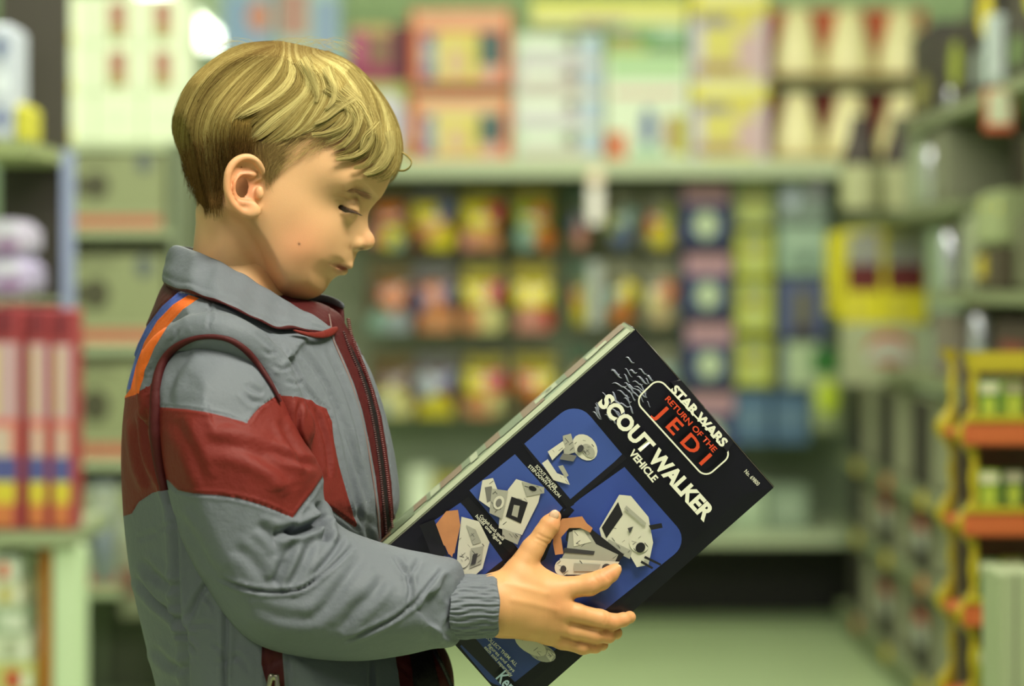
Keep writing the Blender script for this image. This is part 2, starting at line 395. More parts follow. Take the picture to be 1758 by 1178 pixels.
# ear
def ear(g):
    hel = [(453, 301, .068), (449, 290, .073), (441, 278, .078), (428, 270.5, .081), (413, 272, .0835), (400, 281, .086), (392, 296, .0875), (389.5, 314, .087), (391, 331, .0855), (397, 346, .083), (407, 357, .080), (419, 365, .077), (431, 367, .074), (440, 363, .071)]
    out = [(a, b) for a, b, c in hel] + [(447, 350), (450, 330), (452, 315)]
    hs = np.array([W3(*p) for p in catmull(hel, 4)])
    sl, x, y, z = g.box((hs[:, 0].min() - .006, .055, hs[:, 2].min() - .006), (hs[:, 0].max() + .008, .098, hs[:, 2].max() + .006))
    X, Z = np.meshgrid(x.ravel(), z.ravel(), indexing='ij'); pt = np.stack([X.ravel(), Z.ravel()], 1)
    pm = catmull([(W3(a, b, .079)[0], W3(a, b, .079)[2]) for a, b in out], 4, True)
    sd = poly_sd(pt, pm)[0].reshape(X.shape)
    hp = rbf([(W3(*p)[0], W3(*p)[2], p[2] - .003) for p in hel[::2]] + [(W3(*p)[0], W3(*p)[2], p[2]) for p in [(452, 330, .064), (450, 350, .064), (425, 320, .0735), (440, 320, .066)]], pt).reshape(X.shape)
    pl = np.maximum(-sd[:, None, :] - .0005, np.abs(y - hp[:, None, :]) - .0016)
    loc = pl.astype(np.float32)
    sub = Grid.__new__(Grid); sub.lo = np.array([x.ravel()[0], y.ravel()[0], z.ravel()[0]], float); sub.h = g.h; sub.n = np.array(loc.shape); sub.ax = [x.ravel(), y.ravel(), z.ravel()]; sub.f = loc
    rr = np.interp(np.linspace(0, 1, len(hs)), [0, .1, .4, .7, .85, 1], [.0022, .0026, .0030, .0026, .0034, .0040])
    for k in range(len(hs) - 1): sub.cone(hs[k], hs[k + 1], rr[k], rr[k + 1], .0016)
    sub.ball(W3(430, 357, .0745), (.0068, .0042, .0068), .004)
    ah = [W3(*p) for p in catmull([(415, 348, .0795), (407, 338, .081), (403.5, 324, .0825), (406, 312, .0825), (414, 303.5, .0805), (426, 300.5, .077), (437, 299, .073)], 4)]
    for k in range(len(ah) - 1): sub.cone(ah[k], ah[k + 1], .0022, .0022, .0018)
    sub.ball(W3(423, 324, .0815), (.0092, .0085, .0128), .0028, carve=True)
    sub.ball(W3(427, 287, .0825), (.0088, .0044, .0052), .0025, carve=True)
    sub.cone(W3(415, 348, .079), W3(427, 349, .0765), .0028, .0024, .003)
    sub.ball(W3(445, 331, .0705), (.0040, .0036, .0062), .003)
    sub.cone(W3(446, 306, .0685), W3(436, 311, .0695), .0022, .0012, .003)
    g.f[sl] = smin(g.f[sl], sub.f, .0022)
ear(G)
full = np.concatenate([G.f[:, :0:-1, :], G.f], axis=1)
Vh, Qh = surface_nets(full, (G.lo[0], -G.ax[1][-1], G.lo[2]), hh)
Vh = relax(Vh, Qh, 2, 0.4)
Vh[:, 1] = DM + Vh[:, 1]       # near side is smaller y; the field is symmetric
N = vnormals(Vh, Qh); pxh = topx(Vh)
def crease(V, N, px, line, width, depth, bulge=0.0, off=2.0, mask=None, side=None):
    """press a fold along a pixel polyline into the surface"""
    ln = catmull(line, 5) if len(line) > 2 else np.asarray(line, float)
    lo, hi = ln.min(0) - width * 5, ln.max(0) + width * 5
    m = (px[:, 0] > lo[0]) & (px[:, 0] < hi[0]) & (px[:, 1] > lo[1]) & (px[:, 1] < hi[1]) & (np.abs(N[:, 1]) > 0.05)
    if mask is not None: m &= mask
    if side: m &= (np.sign(V[:, 1] - DM) == side)
    i = np.nonzero(m)[0]
    if not len(i): return
    d, t, near = seg_dist(px[i], ln[:-1], ln[1:], (np.linspace(0, 1, len(ln))[:-1], np.linspace(0, 1, len(ln))[1:]))
    fade = np.clip(np.minimum(t, 1 - t) * 5, 0, 1) ** 0.7
    dz = -depth * np.exp(-(d / width) ** 2) + bulge * np.exp(-((d - off * width) / (width * 1.1)) ** 2)
    V[i] += N[i] * (dz * fade)[:, None]
crease(Vh, N, pxh, [(572, 336), (584, 338), (598, 343), (610, 351)], 2.4, 0.0006, 0.0003)
crease(Vh, N, pxh, [(583, 369), (594, 376), (605, 378)], 4, 0.0007, 0.0)
# local skin colours
SK = np.array(srgb(220, 172, 126)); BL = np.array(srgb(214, 138, 102)); LP = np.array(srgb(168, 92, 84)); ER = np.array(srgb(222, 138, 94)); HR = np.array(srgb(120, 92, 48))
ch = np.tile(SK, (len(Vh), 1))
def blob(c, px, cx, cy, rx, ry, colr, amt, rot=0.0):
    a = math.radians(rot); dx, dy = px[:, 0] - cx, px[:, 1] - cy
    u = (dx * math.cos(a) + dy * math.sin(a)) / rx; v = (-dx * math.sin(a) + dy * math.cos(a)) / ry
    w = (np.exp(-(u * u + v * v)) * amt)[:, None]; c[:] = c * (1 - w) + colr * w
blob(ch, pxh, 515, 425, 55, 55, BL, .55); blob(ch, pxh, 640, 410, 16, 14, BL, .35); blob(ch, pxh, 515, 505, 40, 16, BL, .45)
blob(ch, pxh, 414, 320, 26, 48, ER, .85)
blob(ch, pxh, 424, 322, 16, 30, np.array(srgb(176, 112, 92)), .5)
blob(ch, pxh, 586, 458, 17, 4.2, LP, .85, 12); blob(ch, pxh, 586, 463, 7, 5.5, LP, .8)
blob(ch, pxh, 620, 427.5, 5.5, 2.6, np.array(srgb(96, 50, 38)), .8); blob(ch, pxh, 601, 424, 3, 5, np.array(srgb(176, 112, 80)), .5)  # shade in nostril and wing crease painted into the skin
blob(ch, pxh, 598, 338, 36, 14, np.array(srgb(150, 112, 78)), .25)
blob(ch, pxh, 622, 334, 20, 5, np.array(srgb(118, 82, 48)), .5, 20)
blob(ch, pxh, 513.5, 419, 2.0, 2.2, np.array(srgb(92, 56, 34)), .95)
hair_area = [(285, 180), (330, 80), (470, 55), (600, 90), (680, 180), (700, 300), (672, 300), (655, 250), (630, 225), (585, 225), (530, 238), (500, 270), (482, 300), (468, 312), (452, 300), (446, 285), (428, 262), (400, 268), (384, 290), (386, 330), (374, 366), (335, 362), (300, 260)]
sdh = poly_sd(pxh, catmull(hair_area, 3, True))[0]
w = sm01((sdh + 6) / 26)[:, None]; w *= (1 - np.exp(-(((pxh[:, 0] - 418) / 34) ** 2 + ((pxh[:, 1] - 320) / 56) ** 2) ** 2))[:, None]
ch = ch * (1 - w * .7) + HR * w * .7
bodyV, bodyQ, bodyC = [Vh], [Qh], [ch]
# eyeball, lashes, brow
def eyeball(side):
    V, Q = [], []
    nu, nv = 24, 16; r = 0.0119; c = np.array([EYE[0], DM - side * EYE[1], EYE[2]])
    for j in range(nv + 1):
        for i in range(nu):
            th = math.pi * j / nv; ph = 2 * math.pi * i / nu
            V.append(c + r * np.array([math.sin(th) * math.cos(ph), math.sin(th) * math.sin(ph), math.cos(th)]))
    Q = [(j * nu + i, j * nu + (i + 1) % nu, (j + 1) * nu + (i + 1) % nu, (j + 1) * nu + i) for j in range(nv) for i in range(nu)]
    V = np.array(V); look = np.array([0.80, -0.10 * side, -0.60]); look /= np.linalg.norm(look)
    dt = ((V - c) / r) @ look; colr = np.where(dt[:, None] > .94, srgb(15, 12, 10), np.where(dt[:, None] > .80, srgb(30, 26, 22), srgb(66, 52, 42)))  # eye white darkened to take in shade from lids and lashes
    return np_mesh('eye', V, Q, M_EYE, boy, True, colr)
M_EYE = col_mat('eye_surface', 0.15)
eyeball(1); eyeball(-1)
def hairs(name, roots, dirs, L, r, m, n=5, droop=0.0):
    t = np.linspace(0, 1, n)[None, :, None]; roots = np.asarray(roots)[:, None, :]; dirs = np.asarray(dirs)[:, None, :]
    L = np.broadcast_to(np.asarray(L, float), (roots.shape[0],))[:, None, None]
    p = roots + dirs * L * t + np.array([0, 0, 1])[None, None, :] * L * droop * t * t
    V, Q = tubes(p, np.linspace(1, .3, n)[None, :] * r, 3)
    return np_mesh(name, V, Q, m, boy)
M_LASH = mat('eyelash', srgb(62, 42, 28), 0.5); M_BROW = mat('eyebrow', srgb(122, 88, 46), 0.5)
for s in (1, -1):
    A = resample(catmull(np.array(LM), 6), 60); k = rng.uniform(0, 1, 60)
    A = A * [1, 1, 1] + [0, 0.0003, 0]; A = np.stack([A[:, 0], DM - s * A[:, 1], A[:, 2]], 1)
    D = np.stack([0.62 + rng.normal(0, .08, 60), -s * (0.42 + rng.normal(0, .1, 60)), -0.62 + rng.normal(0, .06, 60)], 1)
    hairs('eyelashes', A, D, 0.0050 + .002 * k, 0.00030, M_LASH, droop=.25)
    n = 240; t = rng.uniform(0, 1, n); bx = np.interp(t, [0, .4, 1], [596, 618, 639]); by = np.interp(t, [0, .4, 1], [327, 331, 340]) + rng.normal(0, 2.2, n) * (0.5 + t)
    bh = np.interp(t, [0, .4, 1], [.0510, .0450, .0300])
    R0 = np.array([W3(a, b, c) for a, b, c in zip(bx, by, bh)]); R0 = np.stack([R0[:, 0], DM - s * R0[:, 1], R0[:, 2]], 1)
    D = np.stack([-0.86 + rng.normal(0, .12, n), -s * (0.35 + rng.normal(0, .1, n)), 0.30 + rng.normal(0, .15, n)], 1)
    hairs('eyebrow', R0, D, 0.006, 0.00013, M_BROW)
# ---- near hand (holding the box), wrist and forearm
def PW(px, py, d): return np.array([(px - 879) / F * d, d, H + (500 - py) / F * d])
def px2m(r, d=2.09): return r * d / F
gh = 0.0009
G2 = Grid((PW(830, 0, 2.08)[0], 2.045, PW(0, 1150, 2.09)[2]), (PW(1100, 0, 2.12)[0], 2.150, PW(0, 868, 2.07)[2]), gh)
def chain(g, pts, k=0.003, k0=None):
    """pts: (px,py,distance,radius px)"""
    q = [(PW(a, b, c), px2m(r, c)) for a, b, c, r in pts]
    sub = Grid.__new__(Grid); sub.lo, sub.h, sub.n, sub.ax = g.lo, g.h, g.n, g.ax
    lo = np.min([p - r for p, r in q], axis=0) - .012; hi = np.max([p + r for p, r in q], axis=0) + .012
    sl, x, y, z = g.box(lo, hi)
    s = Grid.__new__(Grid); s.lo = np.array([x.ravel()[0], y.ravel()[0], z.ravel()[0]], float); s.h = g.h; s.ax = [x.ravel(), y.ravel(), z.ravel()]
    s.n = np.array([len(a) for a in s.ax]); s.f = np.full(tuple(s.n), 1.0, np.float32)
    for i in range(len(q) - 1): s.cone(q[i][0], q[i + 1][0], q[i][1], q[i + 1][1], k)
    g.f[sl] = smin(g.f[sl], s.f, k0 if k0 else k)
# palm / back of hand
chain(G2, [(800, 1043, 2.072, 46), (846, 1038, 2.072, 44), (872, 1036, 2.074, 40)], .004)
G2.ball(PW(858, 1037, 2.073), (.026, .0170, .0262), .010)
chain(G2, [(862, 1018, 2.074, 26), (905, 1000, 2.078, 26), (950, 1016, 2.082, 23)], .004, .010)
chain(G2, [(865, 1040, 2.074, 27), (915, 1034, 2.076, 27), (962, 1045, 2.080, 21)], .004, .012)
chain(G2, [(868, 1058, 2.075, 23), (915, 1062, 2.078, 25), (958, 1074, 2.083, 18)], .004, .012)
chain(G2, [(866, 1070, 2.077, 18), (905, 1076, 2.081, 20), (940, 1091, 2.087, 16)], .004, .012)
# thumb
chain(G2, [(866, 1016, 2.076, 25), (889, 984, 2.079, 25), (914, 943, 2.083, 19.5), (934, 915, 2.0845, 16.5), (944, 901, 2.086, 17), (952.5, 887, 2.0875, 11)], .003, .007)
G2.cone(PW(925, 985, 2.085), PW(950, 1000, 2.086), .006, .006, .010)
# index
chain(G2, [(945, 1016, 2.081, 23), (975, 1010, 2.0835, 19), (1012, 1004, 2.0835, 18.5), (1032, 996, 2.0855, 17), (1049, 985, 2.0885, 13.5), (1057, 978, 2.0895, 10.5)], .003, .005)
# middle
chain(G2, [(955, 1046, 2.079, 20), (990, 1053, 2.082, 17), (1030, 1063, 2.086, 16), (1053, 1068, 2.089, 13.5), (1070, 1064, 2.094, 11.5), (1081, 1060, 2.104, 9.5), (1079, 1060, 2.118, 7)], .003, .0030)
# ring
chain(G2, [(950, 1072, 2.083, 18), (985, 1083, 2.085, 14.5), (1020, 1091, 2.089, 13.5), (1044, 1092, 2.094, 12), (1057, 1087, 2.106, 10), (1057, 1086, 2.120, 8)], .003, .0028)
# little finger
chain(G2, [(936, 1090, 2.088, 16), (965, 1101, 2.090, 14), (1000, 1111, 2.092, 12.5), (1022, 1110, 2.097, 11), (1034, 1107, 2.108, 9), (1034, 1106, 2.118, 7)], .003, .0026)
V2, Q2 = surface_nets(G2.f, G2.lo, gh); V2 = relax(V2, Q2, 1, .4)
N2 = vnormals(V2, Q2); p2 = np.stack([879 + F * V2[:, 0] / V2[:, 1], 500 + F * (H - V2[:, 2]) / V2[:, 1]], 1)
front = N2[:, 1] < 0.3
def cr2(line, w, dp, bulge=0.0):
    ln = np.asarray(line, float); i = np.nonzero(front)[0]
    d, t, _ = seg_dist(p2[i], ln[:-1], ln[1:]); V2[i] += N2[i] * (-dp * np.exp(-(d / w) ** 2) + bulge * np.exp(-((d - 2 * w) / w) ** 2))[:, None]
for a in ([(1018, 988), (1026, 1000), (1022, 1018)], [(1036, 983), (1044, 995)], [(1038, 1050), (1042, 1060), (1038, 1070)], [(1031, 1080), (1034, 1090)], [(921, 925), (932, 930), (942, 935)], [(925, 918), (934, 923), (946, 927)]):
    cr2(a, 2.2, .00022, .0001)
cr2([(868, 1000), (900, 1010), (940, 1020)], 6, -.0006); cr2([(880, 1030), (920, 1038), (955, 1047)], 6, -.0006)
c2 = np.tile(np.array(srgb(214, 158, 106)), (len(V2), 1))
for (a, b, rx, ry, am) in [(1045, 985, 22, 18, .5), (952, 890, 16, 18, .5), (1060, 1065, 28, 12, .4), (1040, 1092, 22, 10, .4), (1020, 1112, 20, 9, .4), (960, 1045, 26, 40, .3), (1018, 1003, 16, 14, .25)]:
    blob(c2, p2, a, b, rx, ry, np.array(srgb(206, 124, 84)), am)
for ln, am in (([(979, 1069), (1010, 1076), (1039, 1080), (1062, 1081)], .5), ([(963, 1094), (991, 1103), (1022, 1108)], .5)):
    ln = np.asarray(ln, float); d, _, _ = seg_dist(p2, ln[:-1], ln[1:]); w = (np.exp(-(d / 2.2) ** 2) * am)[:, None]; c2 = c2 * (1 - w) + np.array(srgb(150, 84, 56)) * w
bodyV.append(V2); bodyQ.append(Q2); bodyC.append(c2)
# far hand: mirror image of the near one, supporting the far face of the box
BM = 2.158
V3 = V2.copy(); V3[:, 1] = 2 * BM - V3[:, 1] + .006; V3[:, 0] -= 0.040; V3[:, 2] -= 0.006
bodyV.append(V3); bodyQ.append(Q2[:, ::-1]); bodyC.append(c2)
# the rest of the body under the clothes
G3 = Grid((-.36, 1.96, 0.0), (.14, 2.40, 1.10), .006)
cx = (392 - 879) / F * DM
def m3(px, py, h=0.0): q = W3(px, py, h); return np.array([q[0], DM - q[1], q[2]])
G3.cone(m3(395, 480), m3(400, 580), .038, .050, .02)
G3.ball(m3(400, 740), (.070, .095, .15), .03)
G3.ball(m3(430, 980), (.075, .095, .15), .03)
G3.ball(m3(455, 1190), (.072, .095, .08), .03)
for s in (1, -1):
    G3.cone(m3(390, 660, s * .085), m3(370, 700, s * .12), .035, .030, .02)
    G3.cone(m3(370, 700, s * .12), m3(440, 1000, s * .135), .030, .027, .01)
    G3.cone(m3(440, 1000, s * .135), m3(830, 1040, .105 if s > 0 else -.075), .027, .022, .01)
    G3.cone(np.array([-.22, DM - s * .065, .62]), np.array([-.20, DM - s * .075, .34]), .062, .045, .02)
    G3.cone(np.array([-.20, DM - s * .075, .34]), np.array([-.215, DM - s * .08, .08]), .045, .032, .01)
    G3.cone(np.array([-.215, DM - s * .08, .045]), np.array([-.12, DM - s * .085, .035]), .030, .026, .01)
V4, Q4 = surface_nets(G3.f, G3.lo, G3.h); V4 = relax(V4, Q4, 2)
bodyV.append(V4); bodyQ.append(Q4); bodyC.append(np.tile(SK, (len(V4), 1)))
off = np.cumsum([0] + [len(v) for v in bodyV[:-1]])
np_mesh('body', np.concatenate(bodyV), np.concatenate([q + o for q, o in zip(bodyQ, off)]), M_SKIN, boy, True, np.concatenate(bodyC))
# fingernails
M_NAIL = mat('fingernail', srgb(226, 184, 152), 0.3)
def nail(px, py, d, a, w, l, tilt):
    V = []; Q = []
    ca, sa = math.cos(a), math.sin(a); c = PW(px, py, d)
    for j in range(9):
        for i in range(9):
            u, v = (i - 4) / 4, (j - 4) / 4; rr = max(abs(u), abs(v)); n = math.hypot(u, v) + 1e-9; u2, v2 = u / n * rr, v / n * rr
            V.append([c[0] + (u2 * w * ca - v2 * l * sa), c[1] + .0012 * (u2 ** 2) * 1.4 + .0012 * v2 * v2 + tilt * v2 * l, c[2] + (u2 * w * sa + v2 * l * ca)])
    for j in range(8):
        for i in range(8): k = j * 9 + i; Q.append((k, k + 1, k + 10, k + 9))
    o = np_mesh('fingernail', V, Q, M_NAIL, boy); md = o.modifiers.new('thick', 'SOLIDIFY'); md.thickness = .0005; return o
nail(951, 885.5, 2.0798, -.5, .0042, .0052, -.05)
nail(1060, 976, 2.0855, -.95, .0026, .0036, .25)
# ---- hair: cap plus locks of strands laid over a hair shell
def shell(px, py, depth=0.0, yv=None):
    """world position on the near side of the hair shell for photo pixels, sunk by depth metres"""
    px, py = np.asarray(px, float), np.asarray(py, float); w = np.full(px.shape, .04)
    for _ in range(5):
        x = (px - 879) / F * (DM - w); z = H + (500 - py) / F * (DM - w)
        w = .5 * w + .5 * np.sqrt(np.maximum(samp(WH, x, z), 1e-7))
    ws = np.sqrt(np.maximum(samp(WS, x, z), 0))
    w = np.maximum(w - depth, np.minimum(ws + .0006, w))
    return np.stack([(px - 879) / F * (DM - w), w, H + (500 - py) / F * (DM - w)], -1)
guides = [  # (polyline, tone of the lock 0 dark .. 1 light, blond variation plus painted sheen)
 ([(470, 71), (420, 76), (382, 92), (343, 122), (320, 148), (304, 182), (296, 210), (300, 240), (312, 272)], .50),
 ([(471, 74), (420, 84), (378, 104), (344, 136), (322, 170), (310, 205), (306, 240), (316, 285)], .55),
 ([(472, 78), (424, 92), (380, 118), (348, 155), (330, 190), (322, 225), (326, 270), (338, 322)], .42),
 ([(473, 81), (430, 99), (388, 130), (356, 166), (340, 200), (336, 235), (342, 285), (352, 335)], .30),
 ([(475, 84), (436, 106), (396, 140), (364, 178), (350, 212), (348, 245), (352, 290), (362, 345)], .60),
 ([(477, 86), (442, 112), (404, 148), (376, 186), (362, 218), (360, 250), (364, 290), (371, 342)], .35),
 ([(479, 88), (448, 118), (412, 154), (386, 190), (374, 218), (372, 248), (376, 285), (381, 325)], .55),
 ([(482, 90), (455, 122), (422, 156), (398, 186), (386, 210), (382, 235), (386, 262), (391, 288)], .45),
 ([(485, 92), (464, 124), (436, 154), (410, 180), (394, 202), (388, 228), (393, 258)], .60),
 ([(488, 94), (476, 126), (450, 154), (422, 176), (402, 193), (392, 208)], .95),
 ([(492, 95), (489, 128), (466, 155), (436, 176), (412, 192), (398, 206)], .75),
 ([(497, 96), (502, 128), (486, 154), (456, 176), (426, 192), (404, 204)], 1.0),
 ([(501, 96), (513, 128), (503, 152), (474, 174), (446, 190), (424, 199)], .55),
 ([(505, 96), (521, 130), (516, 155), (490, 178), (462, 196), (440, 214), (426, 236)], .90),
 ([(509, 96), (528, 131), (526, 156), (502, 182), (474, 206), (450, 228), (426, 241)], 1.0),
 ([(513, 96), (535, 132), (536, 158), (516, 184), (492, 212), (470, 232), (450, 246)], .70),
 ([(517, 96), (541, 132), (544, 160), (528, 186), (508, 214), (486, 236), (464, 246)], .95),
 ([(521, 95), (548, 132), (552, 158), (540, 184), (522, 210), (500, 232), (478, 244)], .55),
 ([(525, 95), (554, 128), (563, 154), (556, 182), (540, 206), (520, 226), (498, 238)], .65),
 ([(528, 94), (562, 124), (577, 150), (574, 176), (560, 198), (540, 216), (520, 228)], .80),
 ([(532, 93), (570, 120), (590, 146), (594, 170), (586, 192), (562, 214), (534, 228)], .55),
 ([(536, 92), (578, 116), (602, 142), (609, 164), (606, 186), (592, 212), (572, 232), (552, 238)], .85),
 ([(540, 90), (586, 114), (612, 140), (622, 166), (622, 196), (614, 224), (596, 248), (574, 260)], .60),
 ([(543, 89), (592, 112), (622, 140), (636, 168), (640, 200), (636, 232), (620, 258), (596, 272), (576, 273)], .80),
 ([(546, 88), (596, 110), (630, 142), (648, 174), (655, 206), (652, 238), (638, 264), (614, 280)], .50),
 ([(549, 87), (600, 109), (636, 144), (657, 178), (666, 212), (667, 244), (658, 270), (640, 292), (624, 298)], .90),
 ([(552, 86), (603, 110), (640, 146), (664, 182), (676, 216), (680, 250), (674, 278), (656, 302), (634, 306)], .65),
 ([(555, 86), (603, 110), (645, 151), (670, 188), (685, 224), (689, 258), (684, 288), (668, 308), (650, 314)], .85)]
NT = 18
for gi, (g, _) in enumerate(guides):
    if gi > 3:
        sx = 468 + (gi - 4) * 4.0; g.insert(0, (sx, float(np.interp(sx, [450, 484, 530, 566], [70, 71, 80, 92]))))
GP = np.array([resample(catmull(g, 6), NT) for g, _ in guides]); GT = np.array([t for _, t in guides])
def lay(u, depth, jit, cut, side, wave=0.6, taper=True, start=None):
    """strands at guide parameter u (0..n-1)"""
    S = len(u); i = np.clip(u.astype(int), 0, len(GP) - 2); f = (u - i)[:, None, None]
    p = GP[i] * (1 - f) + GP[i + 1] * f
    tt = np.linspace(0, 1, NT)
    s0 = np.zeros(S) if start is None else start
    idx = (s0[:, None] + (cut - s0)[:, None] * tt[None, :]) * (NT - 1); a = np.clip(idx.astype(int), 0, NT - 2); fr = (idx - a)[..., None]
    r = np.arange(S)[:, None]; p = p[r, a] * (1 - fr) + p[r, a + 1] * fr
    d = np.gradient(p, axis=1); nrm = np.stack([-d[..., 1], d[..., 0]], -1); nrm /= np.linalg.norm(nrm, axis=2, keepdims=True) + 1e-9
    amp = jit[:, None] * (0.3 + 0.9 * tt[None, :]) + wave * np.sin(tt[None, :] * rng.uniform(3, 8, (S, 1)) + rng.uniform(0, 6, (S, 1)))
    p = p + nrm * amp[..., None]
    q = shell(p[..., 0], p[..., 1], depth[:, None] * (0.6 + 0.4 * np.ones((1, NT))))
    q[..., 1] = DM - side * q[..., 1]
    return q
def hair_colour(tone, vary, tt, px=None):
    dark = np.array(srgb(82, 62, 32)); mid = np.array(srgb(156, 137, 80)); light = np.array(srgb(224, 209, 142))
    k = np.clip(tone[:, None] + vary[:, None] + 0.0 * tt[None, :], 0, 1)[..., None]
    c = np.where(k < .5, dark + (mid - dark) * k * 2, mid + (light - mid) * (k * 2 - 1))
    return c
allV, allQ, allC, ofs = [], [], [], 0
HC = np.array([(480 - 879) / F * DM, DM, H + (500 - 240) / F * DM])
def add_strands(q, r, c):
    global ofs
    V, Q = tubes(q, r, 3, HC); allV.append(V); allQ.append(Q + ofs); ofs += len(V)
    allC.append(np.repeat(c, 3, axis=1).reshape(-1, 3) if c.shape[1] == q.shape[1] else np.repeat(c, q.shape[1] * 3, axis=1).reshape(-1, 3))
prof_r = np.concatenate([np.linspace(.8, 1, 4), np.ones(NT - 9), np.linspace(1, .35, 5)])
ng = len(guides)
for side, S in ((1, 15000), (-1, 7000)):
    u = rng.uniform(0, ng - 1.001, S)
    # locks: pull strands together towards the end
    lockc = np.round(u * 1.6 + rng.normal(0, .12, S)) / 1.6; lock_id = (lockc * 1.6).astype(int)
    lt = np.interp(np.clip(lockc, 0, ng - 1), np.arange(ng), GT); lr = rng.normal(0, .13, 400)[lock_id % 400]
    cut = np.clip(rng.uniform(.62, 1.0, S) + rng.normal(0, .03, S), .3, 1.02)
    start = np.where(rng.random(S) < .55, 0, rng.uniform(0, .45, S))
    cut = np.maximum(cut, start + .3)
    cut = np.minimum(cut, 1.0)
    dep = np.abs(rng.normal(0, .0022, S)) + .0004
    q = lay(np.clip(u, 0, ng - 1.001), dep, rng.normal(0, 1.5, S), cut, side, .8, start=start)
    q2 = lay(np.clip(lockc, 0, ng - 1.001), dep * .8, rng.normal(0, 1.6, S), cut, side, .8, start=start)
    pull = (sm01(np.linspace(-.1, 1.0, NT)) * .50)[None, :, None]; q = q * (1 - pull) + q2 * pull
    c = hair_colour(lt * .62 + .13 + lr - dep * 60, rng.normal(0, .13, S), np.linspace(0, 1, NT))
    # browner towards nape and roots underneath, nape shade painted in with the brown
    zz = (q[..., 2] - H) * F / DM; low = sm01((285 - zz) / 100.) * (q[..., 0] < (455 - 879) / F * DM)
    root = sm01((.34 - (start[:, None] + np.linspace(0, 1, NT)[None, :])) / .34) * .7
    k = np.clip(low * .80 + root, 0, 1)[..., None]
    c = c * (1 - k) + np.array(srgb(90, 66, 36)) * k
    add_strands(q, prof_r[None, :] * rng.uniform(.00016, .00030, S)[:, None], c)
def short(polys, S, L, ang, spread, colr, rad, dmin=0.0, sides=(1, -1), curve=0.0, cv=.10, top=None):
    """short hairs inside a pixel region, ang = growth direction field in degrees (y down)"""
    poly = np.asarray(polys, float); lo, hi = poly.min(0), poly.max(0)
    p = rng.uniform(lo, hi, (S * 4, 2)); p = p[in_poly(p, poly)][:S]; S = len(p)
    a = np.radians((ang(p) if callable(ang) else np.full(S, ang)) + rng.normal(0, spread, S)); n = 8; t = np.linspace(0, 1, n)
    LL = L * rng.uniform(.5, 1.2, S)
    aa = a[:, None] + np.radians(curve) * t[None, :]
    st = np.stack([np.cos(aa), np.sin(aa)], -1) * LL[:, None, None] / n
    pp = p[:, None, :] + np.cumsum(st, axis=1)
    ext = np.linspace(.0, 1, n)[None, :]
    dep = rng.uniform(.0, .0032, S)[:, None] * (1 - .5 * ext)
    for s in sides:
        q = shell(pp[..., 0], pp[..., 1], dep + dmin); q[..., 1] = DM - s * q[..., 1]
        c = np.clip(np.array(srgb(*colr)) * (1 + rng.normal(0, cv * 2, S))[:, None], 0, 1)[:, None, :].repeat(n, 1)
        if top is not None:
            k = sm01((top[1] + 55 - pp[..., 1]) / 55)[..., None]; c = c * (1 - k) + np.array(srgb(*top[0])) * (1 + rng.normal(0, .15, S))[:, None, None] * k
        add_strands(q, np.linspace(1, .3, n)[None, :] * np.full((S, 1), rad), c)
nape = [(305, 245), (330, 235), (372, 205), (400, 196), (430, 208), (446, 236), (432, 262), (404, 268), (388, 288), (384, 318), (378, 350), (345, 346), (325, 310), (312, 280)]
short(nape, 4200, 28, lambda p: 82 + (p[:, 0] - 330) * .18, 6, (104, 78, 42), .00020, cv=.16, top=((160, 134, 74), 200))
short([(330, 325), (384, 325), (378, 352), (345, 346)], 900, 10, 92, 8, (110, 80, 44), .00018)
short([(432, 242), (470, 236), (500, 250), (494, 272), (478, 292), (466, 306), (456, 300), (450, 280), (440, 262)], 1100, 24, lambda p: 98 + np.clip((p[:, 0] - 455) * 1.1, 0, 55), 9, (146, 122, 76), .00013, curve=-18)
short([(470, 236), (540, 222), (586, 218), (560, 250), (520, 268), (490, 290), (474, 290)], 420, 28, 148, 12, (170, 146, 92), .00011, curve=-15)
# loose curls of the fringe, and the one that sticks out in front
loose = [([(560, 150), (588, 170), (602, 196), (590, 218), (560, 230), (536, 232)], .9), ([(575, 175), (600, 182), (612, 205), (606, 232), (590, 252)], .8), ([(590, 150), (622, 180), (640, 220), (632, 252), (608, 268), (578, 273)], .9),
         ([(612, 165), (584, 184), (562, 202), (542, 212)], .95), ([(520, 100), (536, 135), (546, 160), (543, 175)], .95), ([(560, 115), (574, 150), (572, 172), (560, 186)], 1.0), ([(650, 210), (638, 224), (626, 236), (620, 256)], .85),
         ([(668, 225), (672, 255), (660, 282), (640, 296), (626, 299)], .95), ([(600, 120), (622, 150), (640, 190), (650, 240), (640, 280)], .7), ([(630, 180), (646, 210), (648, 250), (630, 282), (608, 288)], .75)]
for ln, tone in loose:
    for side in (1, -1):
        S = 70; base = resample(catmull(ln, 6), NT)[None].repeat(S, 0)
        d = np.gradient(base, axis=1); nrm = np.stack([-d[..., 1], d[..., 0]], -1); nrm /= np.linalg.norm(nrm, axis=2, keepdims=True)
        j = rng.normal(0, 2.6, S)[:, None] * np.linspace(1.6, .5, NT)[None, :]; base = base + nrm * j[..., None] + rng.normal(0, 1.2, (S, 1, 2))
        q = shell(base[..., 0], base[..., 1], rng.uniform(-.002, .0006, S)[:, None]); q[..., 1] = DM - side * q[..., 1]
        c = hair_colour(np.full(S, tone * .75), rng.normal(0, .1, S), np.linspace(0, 1, NT))
        add_strands(q, prof_r[None, :] * rng.uniform(.00012, .00022, S)[:, None], c)
ln = resample(catmull([(684, 262), (692, 264), (700, 270), (706, 278), (703, 287), (694, 293), (684, 293)], 8), NT)
